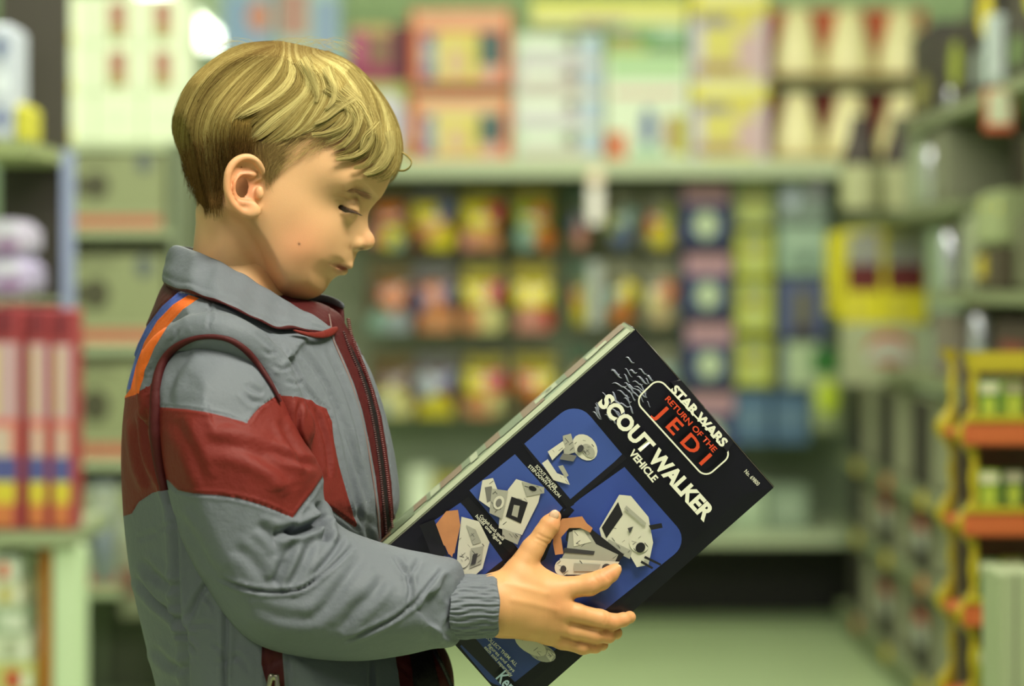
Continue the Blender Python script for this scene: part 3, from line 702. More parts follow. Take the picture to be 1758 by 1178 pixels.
for k in range(9):
    p = ln + rng.normal(0, .7, 2); q = np.stack([(p[:, 0] - 879) / F * (DM - .006), np.full(NT, DM - .006 - .0004 * k), H + (500 - p[:, 1]) / F * (DM - .006)], 1)[None]
    add_strands(q, np.full((1, NT), .0003), hair_colour(np.array([.6]), np.zeros(1), np.zeros(NT)))
for k in range(60):   # fly-away hairs over the crown
    a = rng.uniform(-.2, 1.2); x0 = 430 + 110 * a; p = resample(catmull([(x0, 74), (x0 + 14, 66 + rng.normal(0, 3)), (x0 + 40, 68 + rng.normal(0, 3)), (x0 + 66, 82)], 6), NT)
    if a < .2: p[:, 0] = 2 * x0 - p[:, 0]
    yo = rng.uniform(-.02, .02)
    q = np.stack([(p[:, 0] - 879) / F * DM, np.full(NT, DM + yo), H + (500 - p[:, 1]) / F * DM - 2 * yo * yo / .07], 1)[None]
    add_strands(q, np.full((1, NT), .00010), hair_colour(np.array([.7]), np.zeros(1), np.zeros(NT)))
def hair_mat():
    m, nt, b = node_mat('hair'); at = nt.nodes.new('ShaderNodeAttribute'); at.attribute_name = 'Col'
    nt.links.new(at.outputs['Color'], b.inputs['Base Color']); b.inputs['Roughness'].default_value = .5
    b.inputs['Specular IOR Level'].default_value = .0; b.inputs['Specular Tint'].default_value = (1, .93, .62, 1)
    return m
M_HAIR = hair_mat()
M_SCALP = col_mat('hair_roots', .85, spec=.1)
hair = np_mesh('hair', np.concatenate(allV), np.concatenate(allQ), M_HAIR, boy, True, np.concatenate(allC))
# cap under the strands
GC = Grid((gx0, 0, gz0), (gx1, .098, gz1), .0022)
xi, zi = np.meshgrid(GC.ax[0], GC.ax[2], indexing='ij')
wc_ = np.sqrt(np.maximum(samp(WH, xi.ravel(), zi.ravel()), 0)).reshape(xi.shape); ws_ = np.sqrt(np.maximum(samp(WS, xi.ravel(), zi.ravel()), 0)).reshape(xi.shape)
ppx = np.stack([879 + F * xi.ravel() / (DM - wc_.ravel()), 500 + F * (H - zi.ravel()) / (DM - wc_.ravel())], 1)
cap = catmull([(292, 200), (320, 110), (400, 60), (500, 55), (600, 95), (660, 160), (694, 230), (696, 290), (676, 306), (668, 270), (655, 225), (625, 185), (590, 178), (560, 195), (520, 225), (480, 238), (448, 242), (436, 256), (405, 262), (388, 280), (384, 320), (372, 350), (344, 345), (310, 270)], 4, True)
sdc = poly_sd(ppx, cap)[0].reshape(xi.shape)
Wc = (np.maximum(samp(WH, xi.ravel(), zi.ravel()), -1e-3)).reshape(xi.shape)
Wcap = np.where(wc_ > 0, np.maximum(wc_ - .0032, ws_ - .001) ** 2, Wc) - 0.0
Wcap = np.where(sdc < 6, Wcap - (6 - np.clip(sdc, -20, 6)) * 2.2e-4, Wcap) - 2.0e-4
GC.f = field_from_W(GC, Wcap.astype(np.float32), 0.0)
Vc, Qc = surface_nets(np.concatenate([GC.f[:, :0:-1, :], GC.f], axis=1), (GC.lo[0], -GC.ax[1][-1], GC.lo[2]), GC.h); Vc[:, 1] += DM
Vc = relax(Vc, Qc, 2); pc = topx(Vc)
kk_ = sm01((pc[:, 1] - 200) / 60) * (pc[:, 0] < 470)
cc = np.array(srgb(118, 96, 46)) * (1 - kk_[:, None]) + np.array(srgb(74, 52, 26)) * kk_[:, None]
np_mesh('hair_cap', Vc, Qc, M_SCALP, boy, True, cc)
# ================================================================ JACKET
jacket = empty('jacket', (-0.20, DM, 0.0)); jacket.parent = boy
jacket.matrix_parent_inverse = Matrix.Translation(-Vector(boy.location))
def cloth(name, color, rough=.6, sheen=.0):
    m, nt, b = node_mat(name); b.inputs['Roughness'].default_value = rough; b.inputs['Sheen Weight'].default_value = sheen; b.inputs['Specular IOR Level'].default_value = .25
    tc = nt.nodes.new('ShaderNodeTexCoord')
    n1 = nt.nodes.new('ShaderNodeTexNoise'); n1.inputs['Scale'].default_value = 70; n1.inputs['Detail'].default_value = 5; n1.inputs['Roughness'].default_value = .6
    n2 = nt.nodes.new('ShaderNodeTexNoise'); n2.inputs['Scale'].default_value = 1500; n2.inputs['Detail'].default_value = 2
    for n in (n1, n2): nt.links.new(tc.outputs['Object'], n.inputs['Vector'])
    b1 = nt.nodes.new('ShaderNodeBump'); b1.inputs['Strength'].default_value = .35; b1.inputs['Distance'].default_value = .004
    b2 = nt.nodes.new('ShaderNodeBump'); b2.inputs['Strength'].default_value = .25; b2.inputs['Distance'].default_value = .0006
    nt.links.new(n1.outputs['Fac'], b1.inputs['Height']); nt.links.new(n2.outputs['Fac'], b2.inputs['Height']); nt.links.new(b1.outputs[0], b2.inputs['Normal']); nt.links.new(b2.outputs[0], b.inputs['Normal'])
    r = nt.nodes.new('ShaderNodeMapRange'); r.inputs[1].default_value = .3; r.inputs[2].default_value = .7; r.inputs[3].default_value = .93; r.inputs[4].default_value = 1.07
    n3 = nt.nodes.new('ShaderNodeTexNoise'); n3.inputs['Scale'].default_value = 9; nt.links.new(tc.outputs['Object'], n3.inputs['Vector']); nt.links.new(n3.outputs['Fac'], r.inputs[0])
    mx = nt.nodes.new('ShaderNodeVectorMath'); mx.operation = 'SCALE'; mx.inputs[0].default_value = color
    nt.links.new(r.outputs[0], mx.inputs['Scale']); nt.links.new(mx.outputs[0], b.inputs['Base Color'])
    return m
M_GREY = cloth('grey_nylon', srgb(104, 109, 117)); M_RED = cloth('dark_red_nylon', srgb(110, 34, 28)); M_ORANGE = cloth('orange_tape', srgb(226, 104, 36)); M_BLUE = cloth('blue_tape', srgb(74, 92, 168))
M_BLACK = cloth('black_tape', srgb(26, 20, 22)); M_MAROON = cloth('maroon_trim', srgb(70, 18, 20)); M_METAL = mat('zip_metal', srgb(170, 160, 150), .3, 1.0)
JM = [M_GREY, M_RED, M_ORANGE, M_BLUE, M_BLACK, M_MAROON]
def side_px(V, mid=DM): return topx(V, mid)
def snap(V, N, px, poly, reach, near_only=False):
    """pull vertices lying beside a panel seam onto the seam, so the panel edge runs clean"""
    sd, _, near = poly_sd(px, poly); m = np.abs(sd) < reach
    if near_only: m &= V[:, 1] < DM
    i = np.nonzero(m)[0]; d = (near[i] - px[i]); yy = np.where(V[i, 1] > DM, 2 * DM - V[i, 1], V[i, 1])
    V[i, 0] += d[:, 0] / F * yy * .98; V[i, 2] -= d[:, 1] / F * yy * .98; px[i] = near[i]
def paint(V, Q, px, panels):
    c = px[Q].mean(1); side = V[Q][:, :, 1].mean(1); mi = np.zeros(len(Q), int)
    for poly, m, near_only in panels:
        ins = in_poly(c, poly)
        if near_only: ins &= side < DM
        mi[ins] = m
    return mi
# ---- body of the jacket
torso = [(286, 470, 90), (268, 520, 110), (248, 570, 110), (232, 620, 80), (220, 665, 90), (213, 720, 95), (210, 790, 95), (213, 870, 95), (221, 950, 95), (231, 1010, 95), (243, 1065, 95), (256, 1120, 95), (270, 1178, 95), (284, 1250, 90), (292, 1300, 60), (330, 1322, 40), (500, 1330, 40), (700, 1322, 40), (765, 1300, 50),
         (776, 1250, 60), (780, 1185, 60), (776, 1145, 60), (762, 1112, 60), (732, 1085, 60), (700, 1048, 60), (672, 1012, 60), (650, 975, 55), (650, 945, 50), (668, 908, 50), (686, 862, 50), (680, 795, 50), (668, 735, 50), (654, 685, 48), (638, 640, 45), (620, 598, 42), (604, 560, 40), (596, 530, 36), (560, 515, 50), (500, 508, 100), (430, 478, 200), (350, 450, 200), (312, 446, 150)]
torso = np.array(torso, float)
tw = [(300, 480, .028), (290, 510, .06), (350, 470, .036), (400, 480, .040), (385, 505, .072), (450, 520, .060), (345, 512, .092), (320, 540, .122), (380, 548, .134), (440, 565, .124), (500, 575, .096), (560, 600, .062), (600, 640, .055), (340, 600, .138), (430, 620, .135), (500, 650, .120), (560, 700, .105), (620, 720, .080), (260, 640, .100), (240, 750, .095), (300, 750, .140), (400, 760, .142), (500, 780, .136), (580, 820, .118), (640, 840, .080),
      (240, 900, .105), (300, 900, .140), (420, 920, .145), (560, 940, .135), (650, 960, .105), (260, 1050, .110), (330, 1060, .142), (450, 1080, .148), (600, 1100, .140), (700, 1110, .110), (285, 1200, .110), (400, 1200, .150), (560, 1200, .148), (680, 1200, .120), (350, 1290, .130), (560, 1290, .135), (700, 1290, .10), (750, 1180, .075)]
th = .0022
GJ = Grid(((195 - 879) / F * DM, 0, H + (500 - 1335) / F * DM), ((800 - 879) / F * DM, .17, H + (500 - 440) / F * DM), th)
WJ = inflate(GJ, torso[:, :2], torso[:, 2] / 1000, tw, DM, 0, kk=.02, tk=2.0, blur=.005)
GJ.f = field_from_W(GJ, WJ, 0.0)
# padded rim round the armhole
arm_hole = [(267, 700), (262, 660), (270, 622), (290, 595), (322, 577), (356, 570), (392, 574), (424, 590), (450, 617), (472, 650), (490, 690)]
rim = []
for a, b in catmull([(262, 712)] + arm_hole[1:] + [(520, 745)], 3):
    X = np.array([[(a - 879) / F * (DM - .13), H + (500 - b) / F * (DM - .13)]]); w = float(np.clip(rbf([(((p - 879) / F * (DM - q)), H + (500 - r) / F * (DM - q), q) for p, r, q in tw], X)[0], .08, .145))
    rim.append(W3(a, b, w - .001))
for k in range(len(rim) - 1): GJ.cone(rim[k], rim[k + 1], .0065, .0065, .018)
GJ.f = GJ.f.astype(np.float32)
Vj, Qj = surface_nets(np.concatenate([GJ.f[:, :0:-1, :], GJ.f], axis=1), (GJ.lo[0], -GJ.ax[1][-1], GJ.lo[2]), th); Vj = relax(Vj, Qj, 2); Vj[:, 1] += DM
Nj = vnormals(Vj, Qj); pj = side_px(Vj)
P_red = [(205, 688), (232, 676), (262, 660), (300, 640), (420, 660), (478, 679), (510, 681), (540, 690), (560, 702), (569, 725), (573, 760), (582, 800), (596, 850), (613, 908), (590, 892), (555, 862), (500, 840), (400, 845), (300, 838), (262, 846), (238, 862), (226, 882), (200, 890)]
P_grey_gap = []
P_blue = [(308, 500), (324, 506), (297, 523), (270, 551), (248, 587), (233, 629), (224, 668), (212, 668), (222, 632), (236, 592), (252, 560), (278, 526)]
P_orange = [(324, 506), (342, 512), (314, 531), (287, 561), (265, 597), (248, 639), (238, 676), (212, 684), (224, 668), (233, 629), (248, 587), (270, 551), (297, 523)]
P_yoke = [(250, 480), (300, 488), (312, 500), (282, 524), (254, 558), (238, 592), (222, 632), (200, 640)]
P_zip = [(566, 540), (575, 585), (592, 622), (608, 660), (622, 705), (634, 760), (645, 820), (652, 880), (655, 930), (660, 1010), (672, 1080), (690, 1200), (710, 1340), (790, 1340), (790, 1180), (760, 1080), (722, 1000), (684, 930), (676, 880), (672, 830), (664, 770), (655, 715), (643, 672), (628, 630), (612, 592), (600, 560), (596, 520), (560, 500)]
P_ztape = [(600, 590), (612, 625), (626, 665), (637, 710), (645, 760), (652, 820), (657, 880), (661, 940), (672, 1000), (700, 1100), (720, 1240), (735, 1340), (765, 1340), (760, 1200), (735, 1090), (700, 1000), (678, 930), (668, 880), (664, 830), (656, 770), (648, 715), (636, 672), (620, 630), (606, 600)]
P_inner = [(480, 500), (612, 500), (612, 560), (590, 582), (567, 560), (530, 549), (490, 538)]
P_pocket = [(450, 1092), (484, 1110), (487, 1150), (489, 1178), (486, 1215), (462, 1215), (458, 1178), (449, 1140)]
panels = [(P_red, 1, False), (P_yoke, 5, False), (P_blue, 3, False), (P_orange, 2, False), (P_inner, 5, False), (P_zip, 5, False), (P_ztape, 4, False), (P_pocket, 5, False)]
for poly, m, no in panels: snap(Vj, Nj, pj, poly, 2.4, no)
mij = paint(Vj, Qj, pj, panels)
def cj(*a, **k): crease(Vj, Nj, pj, *a, **k)
S_ = [  # quilting seams and folds of the jacket body: line, width px, depth, bulge beside it
    ([(362, 518), (360, 545), (357, 566)], 2.6, .0016, .0006),
    ([(267, 705), (272, 780), (284, 835), (297, 880), (302, 960), (306, 1040), (318, 1110), (322, 1200), (322, 1310)], 5, .0032, .0018),
    ([(386, 1010), (388, 1080), (386, 1180), (384, 1320)], 4, .0028, .0016),
    ([(450, 1085), (458, 1180), (462, 1320)], 3, .0018, .001), ([(492, 1110), (497, 1200), (500, 1320)], 3, .0018, .001), ([(636, 1130), (640, 1320)], 3.5, .0022, .0012),
    ([(232, 990), (262, 1030), (300, 1062), (330, 1098)], 5, .0030, .0018), ([(300, 1085), (322, 1100), (336, 1122)], 3.5, .0024, .0010), ([(385, 975), (350, 1010), (325, 1060)], 5, .0026, .0016),
    ([(248, 700), (254, 760), (275, 815)], 5, .0026, .0016), ([(232, 720), (240, 790), (258, 840)], 6, .0020, .0016),
    ([(240, 960), (280, 1000), (305, 1010)], 7, .0022, .0014), ([(262, 1110), (290, 1140), (322, 1150)], 7, .002, .0012),
    ([(438, 570), (470, 600), (500, 640), (530, 690)], 3, .0014, .0006), ([(482, 590), (500, 620), (520, 660), (560, 710)], 3.5, .0018, .0010), ([(520, 600), (560, 660), (590, 730), (612, 800), (632, 870)], 5, .0024, .0014),
    ([(575, 700), (590, 760), (606, 830), (622, 905)], 4, .0020, .0012), ([(515, 690), (512, 740), (530, 790)], 4, .0022, .0014), ([(540, 700), (560, 760), (566, 820)], 4, .0018, .0012), ([(560, 600), (590, 660), (610, 720), (622, 790)], 4, .0018, .001),
    ([(450, 600), (462, 608), (476, 604)], 3, .001, .0005), ([(470, 628), (484, 634), (500, 630)], 3, .001, .0005), ([(490, 655), (508, 660), (522, 654)], 3, .001, .0005), ([(288, 590), (300, 580), (306, 566)], 3, .001, .0005), ([(262, 632), (252, 640), (244, 656)], 3, .001, .0006), ([(255, 668), (246, 676)], 3, .001, .0006),
    ([(330, 528), (380, 530), (420, 545), (470, 575)], 3, .0012, .0005), ([(628, 900), (640, 940), (650, 980)], 5, .002, .0012), ([(560, 870), (590, 890), (618, 912)], 3, .0014, .0006)]
for ln, wd, dp, bu in S_: cj(ln, wd, dp * 1.35, bu * 1.3)
for k in range(40):   # gathers between the seams
    a = rng.uniform(225, 700); b = rng.uniform(880, 1290); L = rng.uniform(20, 50); t = rng.uniform(-.9, .9)
    cj([(a, b), (a + L * .6 * math.cos(t), b + L * .5 * math.sin(t)), (a + L * math.cos(t), b + L * math.sin(t) + 6)], rng.uniform(3, 6), .0011, .0006)
np_mesh('jacket_body', Vj, Qj, JM, jacket, True, midx=mij)
# ---- near sleeve
slv = [(276, 634, 20), (300, 592, 20), (350, 568, 20), (406, 580, 20), (444, 612, 20), (472, 648, 22), (490, 684, 26), (508, 730, 40), (534, 775, 50), (554, 812, 45), (556, 850, 40), (566, 884, 36), (592, 908, 40), (630, 925, 42), (690, 944, 42), (745, 956, 40), (790, 972, 30), (800, 1040, 24), (786, 1108, 30), (740, 1118, 40),
       (690, 1128, 45), (620, 1135, 50), (545, 1130, 50), (475, 1115, 55), (425, 1090, 55), (388, 1052, 55), (356, 1003, 55), (326, 945, 55), (303, 890, 55), (288, 838, 55), (276, 780, 55), (267, 725, 40), (266, 680, 26)]
slv = np.array(slv, float)
sth = .0018
def arm_mid(px): return np.interp(px, [270, 330, 440, 560, 700, 800], [.128, .134, .140, .132, .120, .112])
GS = Grid(((250 - 879) / F * 2.06, .040, H + (500 - 1160) / F * 2.06), ((815 - 879) / F * 2.06, .225, H + (500 - 560) / F * 2.06), sth)
WSl = inflate(GS, slv[:, :2], slv[:, 2] / 1000, [(0, 0, 1.0)], DM - .130, 0, kk=.01, tk=.2)
XX, ZZ = np.meshgrid(GS.ax[0], GS.ax[2], indexing='ij')
PX = 879 + F * XX / (DM - .13); PY = 500 + F * (H - ZZ) / (DM - .13)
wlim = rbf([(p, q, w) for p, q, w in [(290, 620, .045), (360, 620, .050), (440, 660, .050), (360, 740, .062), (300, 760, .056), (480, 760, .056), (400, 860, .064), (500, 860, .056), (320, 880, .060), (440, 980, .064), (560, 950, .050), (540, 1040, .060), (640, 1030, .058), (700, 1030, .054), (770, 1035, .044), (800, 1035, .038), (400, 1060, .056), (600, 1110, .05)]], np.stack([PX.ravel(), PY.ravel()], 1)).reshape(PX.shape)
WSl = smin(WSl, np.clip(wlim, .02, .08) ** 2, .0005)
ycs = arm_mid(PX) - .010 * sm01((680 - PY) / 90)
GS.f = field_from_W(GS, WSl, ycs)
Vs, Qs = surface_nets(GS.f, GS.lo, sth); Vs = relax(Vs, Qs, 2); Vs[:, 1] = DM - Vs[:, 1]; Qs = Qs[:, ::-1]
Ns = vnormals(Vs, Qs)
YC = DM - .13
ps = topx(Vs, YC + .02)
S_red = [(240, 700), (268, 699), (320, 702), (360, 708), (395, 717), (423, 726), (434, 712), (446, 699), (462, 688), (480, 676), (600, 640), (600, 780), (556, 815), (540, 842), (520, 868), (503, 889), (478, 878), (446, 866), (410, 856), (370, 850), (330, 848), (304, 842), (288, 824), (270, 826), (240, 830)]
snap(Vs, Ns, ps, S_red, 2.4); mis = paint(Vs, Qs, ps, [(S_red, 1, False)])
def cs(*a, **k):
    crease(Vs, Ns, ps, *a, **k)
SF = [([(268, 699), (320, 702), (360, 708), (395, 717), (423, 726), (446, 699), (478, 678)], 2.2, .0010, .0007), ([(288, 826), (304, 842), (330, 848), (370, 850), (410, 856), (446, 866), (478, 878), (503, 889), (520, 868), (540, 842), (556, 815)], 2.4, .0014, .0010),
      ([(372, 990), (400, 1003), (440, 1014), (480, 1016), (520, 1010), (556, 985), (590, 955), (608, 935)], 3.0, .0026, .0020),
      ([(586, 1102), (630, 1085), (680, 1060), (715, 1030), (745, 995), (762, 975)], 3.2, .0024, .0018),
      ([(496, 905), (508, 912), (524, 908), (545, 898), (560, 885)], 7, .0105, .0045), ([(470, 916), (490, 914), (510, 912)], 8, .0060, .0025), ([(546, 862), (552, 890), (560, 915), (558, 930)], 6, .0080, .0040),
      ([(440, 900), (462, 915), (478, 940), (474, 960)], 8, .0028, .0020), ([(500, 930), (490, 960), (478, 990), (470, 1004)], 8, .0040, .0028), ([(536, 925), (524, 955), (505, 990), (488, 1010)], 8, .0024, .0024), ([(590, 920), (572, 950), (552, 975), (540, 990)], 5, .0028, .0018),
      ([(676, 955), (690, 975), (700, 990), (705, 1015), (698, 1045)], 4, .0030, .0016), ([(720, 960), (706, 985), (702, 1000)], 4, .0022, .0012), ([(660, 990), (640, 1020), (608, 1050), (585, 1085)], 9, .0024, .0022), ([(624, 955), (590, 1000), (560, 1040), (530, 1070)], 9, .0020, .0020),
      ([(700, 1045), (712, 1040), (720, 1026)], 3, .0014, .0006), ([(770, 985), (765, 1010), (768, 1035)], 6, .0018, .0010), ([(775, 1060), (765, 1080), (772, 1100)], 6, .0018, .0010), ([(740, 1010), (736, 1050), (745, 1095)], 9, .0014, .0012),
      ([(300, 880), (330, 920), (352, 960), (372, 990)], 8, .0018, .0015), ([(420, 660), (440, 672), (452, 676)], 6, .0020, .0010), ([(414, 668), (432, 688), (455, 690)], 5, .0018, .0010), ([(330, 600), (300, 640), (284, 690)], 8, .0020, .0016), ([(350, 760), (420, 770), (480, 800), (510, 840)], 12, .0022, .0018),
      ([(480, 720), (505, 770), (530, 810)], 6, .0020, .0016), ([(300, 720), (330, 780), (350, 830)], 10, .0014, .0012), ([(460, 770), (500, 790), (545, 800)], 6, .0016, .0012), ([(400, 940), (430, 960), (460, 1000)], 9, .0014, .0012), ([(430, 1040), (480, 1060), (540, 1064)], 10, .0014, .0012)]
for ln, wd, dp, bu in SF: cs(ln, wd, dp, bu)
np_mesh('sleeve', Vs, Qs, JM, jacket, True, midx=mis)
# far sleeve: the same shape on the other side, running to the far hand
Vf = Vs.copy(); Vf[:, 1] = 2 * DM - Vf[:, 1]; fx = sm01((ps[:, 0] - 480) / 320)
Vf[:, 1] += fx * -.022; Vf[:, 0] -= fx * .040; Vf[:, 2] -= fx * .006
np_mesh('sleeve', Vf, Qs[:, ::-1], JM, jacket, True, midx=mis)
# ---- gathered cuffs
def cuff(side):
    nu, nv = 220, 26; V = []
    for j in range(nv):
        t = j / (nv - 1); px = 778 + 76 * t; cy = 1043 - 3 * t
        rz = np.interp(t, [0, .10, .3, .7, .9, 1], [50, 54, 54.5, 53, 54, 49]); dx_ = np.interp(t, [0, 1], [.036, .029])
        for i in range(nu):
            a = 2 * math.pi * i / nu
            wv = math.sin(a * 31 + 1.3 * math.sin(t * 9 + a * 3) + .8 * math.sin(a * 7)) * math.sin(min(1, 8 * t * (1 - t) + .15) * 1.57)
            wob = 1 + .022 * wv + .012 * math.sin(a * 53 + 4 * t)
            px2 = px + 4 * math.cos(a) ** 2 * (1 if t > .5 else -1) * 1.0 + 1.2 * math.sin(5 * a)
            d = 2.070
            V.append([(px2 - 879) / F * d, d - dx_ * math.cos(a) * wob, H + (500 - cy) / F * d + rz / F * d * math.sin(a) * wob])
    # turn the far end inwards
    for (sc, px) in ((.80, 852), (.76, 846)):
        for i in range(nu):
            a = 2 * math.pi * i / nu; d = 2.070; V.append([(px - 879) / F * d, d - .029 * sc * math.cos(a), H + (500 - 1040) / F * d + 49 / F * d * sc * math.sin(a)])
    V = np.array(V); n = nv + 2
    Q = [(j * nu + i, j * nu + (i + 1) % nu, (j + 1) * nu + (i + 1) % nu, (j + 1) * nu + i) for j in range(n - 1) for i in range(nu)]
    if side < 0: V[:, 1] = 2 * DM - V[:, 1] - .022 - .002; V[:, 0] -= .040; V[:, 2] -= .006
    return np_mesh('cuff', V, Q, M_GREY, jacket)
cuff(1); cuff(-1)
# ---- piping at the armhole
pp = []
pxt = lambda V: np.stack([879 + F * V[:, 0] / V[:, 1], 500 + F * (H - V[:, 2]) / V[:, 1]], 1)
psx, pjx = pxt(Vs), pxt(Vj)
pl = resample(catmull([(282, 842), (272, 790), (267, 740), (267, 700), (268, 664), (277, 628), (296, 601), (326, 584), (357, 578), (390, 582), (418, 598), (442, 624), (464, 656), (482, 690)], 6), 90)
for a, b in pl:
    ys = [Vv[(np.abs(q[:, 0] - a) < 6) & (np.abs(q[:, 1] - b) < 6), 1] for q, Vv in ((psx, Vs), (pjx, Vj))]
    pp.append(min([y.min() for y in ys if len(y)]))
pp = np.convolve(np.pad(pp, 3, mode='edge'), np.ones(7) / 7, 'valid')
for s in (1, -1):
    ph = np.array([PW(a, b, y + .0010) for (a, b), y in zip(pl, pp)]); 
    if s < 0: ph[:, 1] = 2 * DM - ph[:, 1]
    rad = np.interp(np.linspace(0, 1, 90), [0, .2, .45, .6, .8, 1], [.0040, .0058, .0040, .0022, .0030, .0015])
    V, Q = tubes(ph[None], rad[None, :], 10); np_mesh('armhole_piping', V, Q, M_MAROON, jacket)
def on_torso(px, py):
    w = .06
    for _ in range(14):
        x = (px - 879) / F * (DM - w); z = H + (500 - py) / F * (DM - w); i = (x - GJ.lo[0]) / GJ.h; j = (z - GJ.lo[2]) / GJ.h; a, b = int(np.clip(i, 0, GJ.n[0] - 2)), int(np.clip(j, 0, GJ.n[2] - 2)); u, v = i - a, j - b
        val = WJ[a, b] * (1 - u) * (1 - v) + WJ[a + 1, b] * u * (1 - v) + WJ[a, b + 1] * (1 - u) * v + WJ[a + 1, b + 1] * u * v; w = .5 * w + .5 * math.sqrt(max(val, 0))
    return np.array([(px - 879) / F * (DM - w), DM - w, H + (500 - py) / F * (DM - w)])
# ---- collar: a loft of rounded strips around the neck
def loft(name, secs, mats, parent, midx=None, sub=1):
    S = np.array(secs, float); n, m, _ = S.shape; V = S.reshape(-1, 3)
    Q = [(i * m + k, i * m + (k + 1) % m, (i + 1) * m + (k + 1) % m, (i + 1) * m + k) for i in range(n - 1) for k in range(m)]
    mi = None if midx is None else [midx[k] for i in range(n - 1) for k in range(m)]
    o = np_mesh(name, V, Q, mats, parent, True, midx=mi)
    bm = bmesh.new(); bm.from_mesh(o.data); bm.verts.ensure_lookup_table()
    bm.faces.new([bm.verts[k] for k in range(m)][::-1]); bm.faces.new([bm.verts[(n - 1) * m + k] for k in range(m)])
    bm.normal_update(); bmesh.ops.recalc_face_normals(bm, faces=bm.faces[:]); bm.to_mesh(o.data); bm.free()
    if sub:
        md = o.modifiers.new('soft', 'SUBSURF'); md.levels = sub; md.render_levels = sub
    return o
top = [(291, 431, -.0), (300, 427, .018), (318, 430, .034), (345, 441, .046), (385, 459, .053), (425, 481, .055), (465, 505, .051), (505, 529, .043), (540, 547, .034), (566, 561, .027)]
bot = [(279, 482, -.0), (284, 492, .030), (304, 501, .055), (340, 511, .076), (388, 528, .090), (434, 549, .092), (470, 566, .082), (504, 567, .070), (540, 573, .055), (572, 573, .040)]
bot = [(a, b, max(c, DM - on_torso(a, b)[1] + .009) if k else c) for k, (a, b, c) in enumerate(bot)]
top = [(a, b, max(c, DM - on_torso(a, b)[1] + .0035) if k > 1 else c) for k, (a, b, c) in enumerate(top)]
tp = resample(catmull(top, 5), 34); bt = resample(catmull(bot, 5), 34)
def coll(side):
    secs = []
    for k in range(34):
        T = W3(*tp[k]); B = W3(*bt[k]); u = B - T; L = np.linalg.norm(u); u /= L
        nrm = np.array([-.25, .9, .30]); nrm -= nrm @ u * u; nrm /= np.linalg.norm(nrm); th_ = .0042 + .0010 * math.sin(k * 1.3)
        sec = []
        for a, b_ in ((0, .2), (-.06, .9), (.10, 1.5), (.28, 1.5), (.46, 1.25), (.64, 1.5), (.76, 1.35), (.82, .95), (.88, 1.25), (.97, .9), (1.0, .2), (.9, -.5), (.6, -.8), (.2, -.8)):
            p = T + u * L * a + nrm * th_ * b_ + nrm * .0007 * math.sin(k * .9 + a * 9); sec.append([p[0], DM - side * p[1], p[2]])
        secs.append(sec)
    return loft('collar', secs, JM, jacket, [0] * 9 + [5] * 5)
coll(1); coll(-1)
# stand of the collar inside, and the lapel that rises to the zip on the far side
def strip(name, A, B, thick, mats, mi=None, sub=1):
    secs = []
    for a, b in zip(A, B):
        a = np.array(a); b = np.array(b); u = (b - a); n = np.array([.0, 1.0, 0.0]); n = n - (n @ u) * u / (u @ u); n /= np.linalg.norm(n)
        secs.append([a - n * thick, a + n * thick, (a + b) / 2 + n * thick * 1.1, b + n * thick, b - n * thick, (a + b) / 2 - n * thick * 1.1])
    return loft(name, secs, mats, jacket, mi, sub)
A = [PW(p, q, d) for p, q, d in [(470, 520, 2.20), (500, 516, 2.215), (530, 508, 2.22), (553, 504, 2.22), (575, 512, 2.212), (594, 522, 2.20)]]
B = [PW(p, q, d) for p, q, d in [(470, 545, 2.20), (500, 543, 2.21), (530, 542, 2.215), (553, 545, 2.215), (575, 560, 2.207), (592, 580, 2.19)]]
strip('collar_lining', A, B, .004, [M_MAROON], None)
A2 = [a + np.array([0, -.0048, .0008]) for a in A]; B2 = [a + np.array([0, -.0048, -.0065]) for a in A]
strip('collar_edge', A2, B2, .0018, [M_GREY], None)
# red turned-back tip of the near collar
def lift(a, b, o): q = on_torso(a, b); return np.array([(a - 879) / F * (q[1] - o), DM - (q[1] - o), H + (500 - b) / F * (q[1] - o)])
tipA = [lift(a, b, .0125) for a, b in [(500, 564), (530, 572), (553, 570), (572, 560), (581, 561)]]; tipB = [lift(a, b, .0115) for a, b in [(502, 569), (530, 579), (556, 583), (575, 576), (582, 565)]]
strip('collar_trim', [[p[0], DM - p[1], p[2]] for p in tipA], [[p[0], DM - p[1], p[2]] for p in tipB], .0022, [M_RED], None)
# ---- zip: teeth along the front edge
zl = [(598, 548), (603, 575), (614, 606), (630, 645), (643, 690), (652, 735), (660, 785), (666, 835), (670, 880), (674, 915)]
zl2 = [(590, 570), (600, 600), (617, 640), (630, 680), (640, 725), (648, 775), (654, 825), (659, 880), (664, 930)]
def teeth(line, r, m, n, name):
    pts = resample(catmull(line, 6), n); V, Q = [], []
    cube = np.array([(a, b, c) for a in (-1, 1) for b in (-1, 1) for c in (-1, 1)], float); fq = np.array([(0, 1, 3, 2), (4, 6, 7, 5), (0, 4, 5, 1), (2, 3, 7, 6), (0, 2, 6, 4), (1, 5, 7, 3)])
    for k, (a, b) in enumerate(pts):
        c = on_torso(a, b) + [0, -.0012, 0]; V.append(c + cube * r * [1.5, 1, .6]); Q.append(fq + 8 * k)
    return np_mesh(name, np.concatenate(V), np.concatenate(Q), m, jacket, False)
teeth(zl, .0011, mat('zip_teeth_red', srgb(96, 30, 30), .4), 110, 'zipper')
teeth(zl2, .0010, mat('zip_teeth_dark', srgb(70, 26, 28), .4), 100, 'zipper')
teeth([(740, 1106), (752, 1130), (764, 1155), (775, 1180)], .0016, mat('zip_teeth_black', srgb(20, 16, 18), .4), 26, 'zipper')
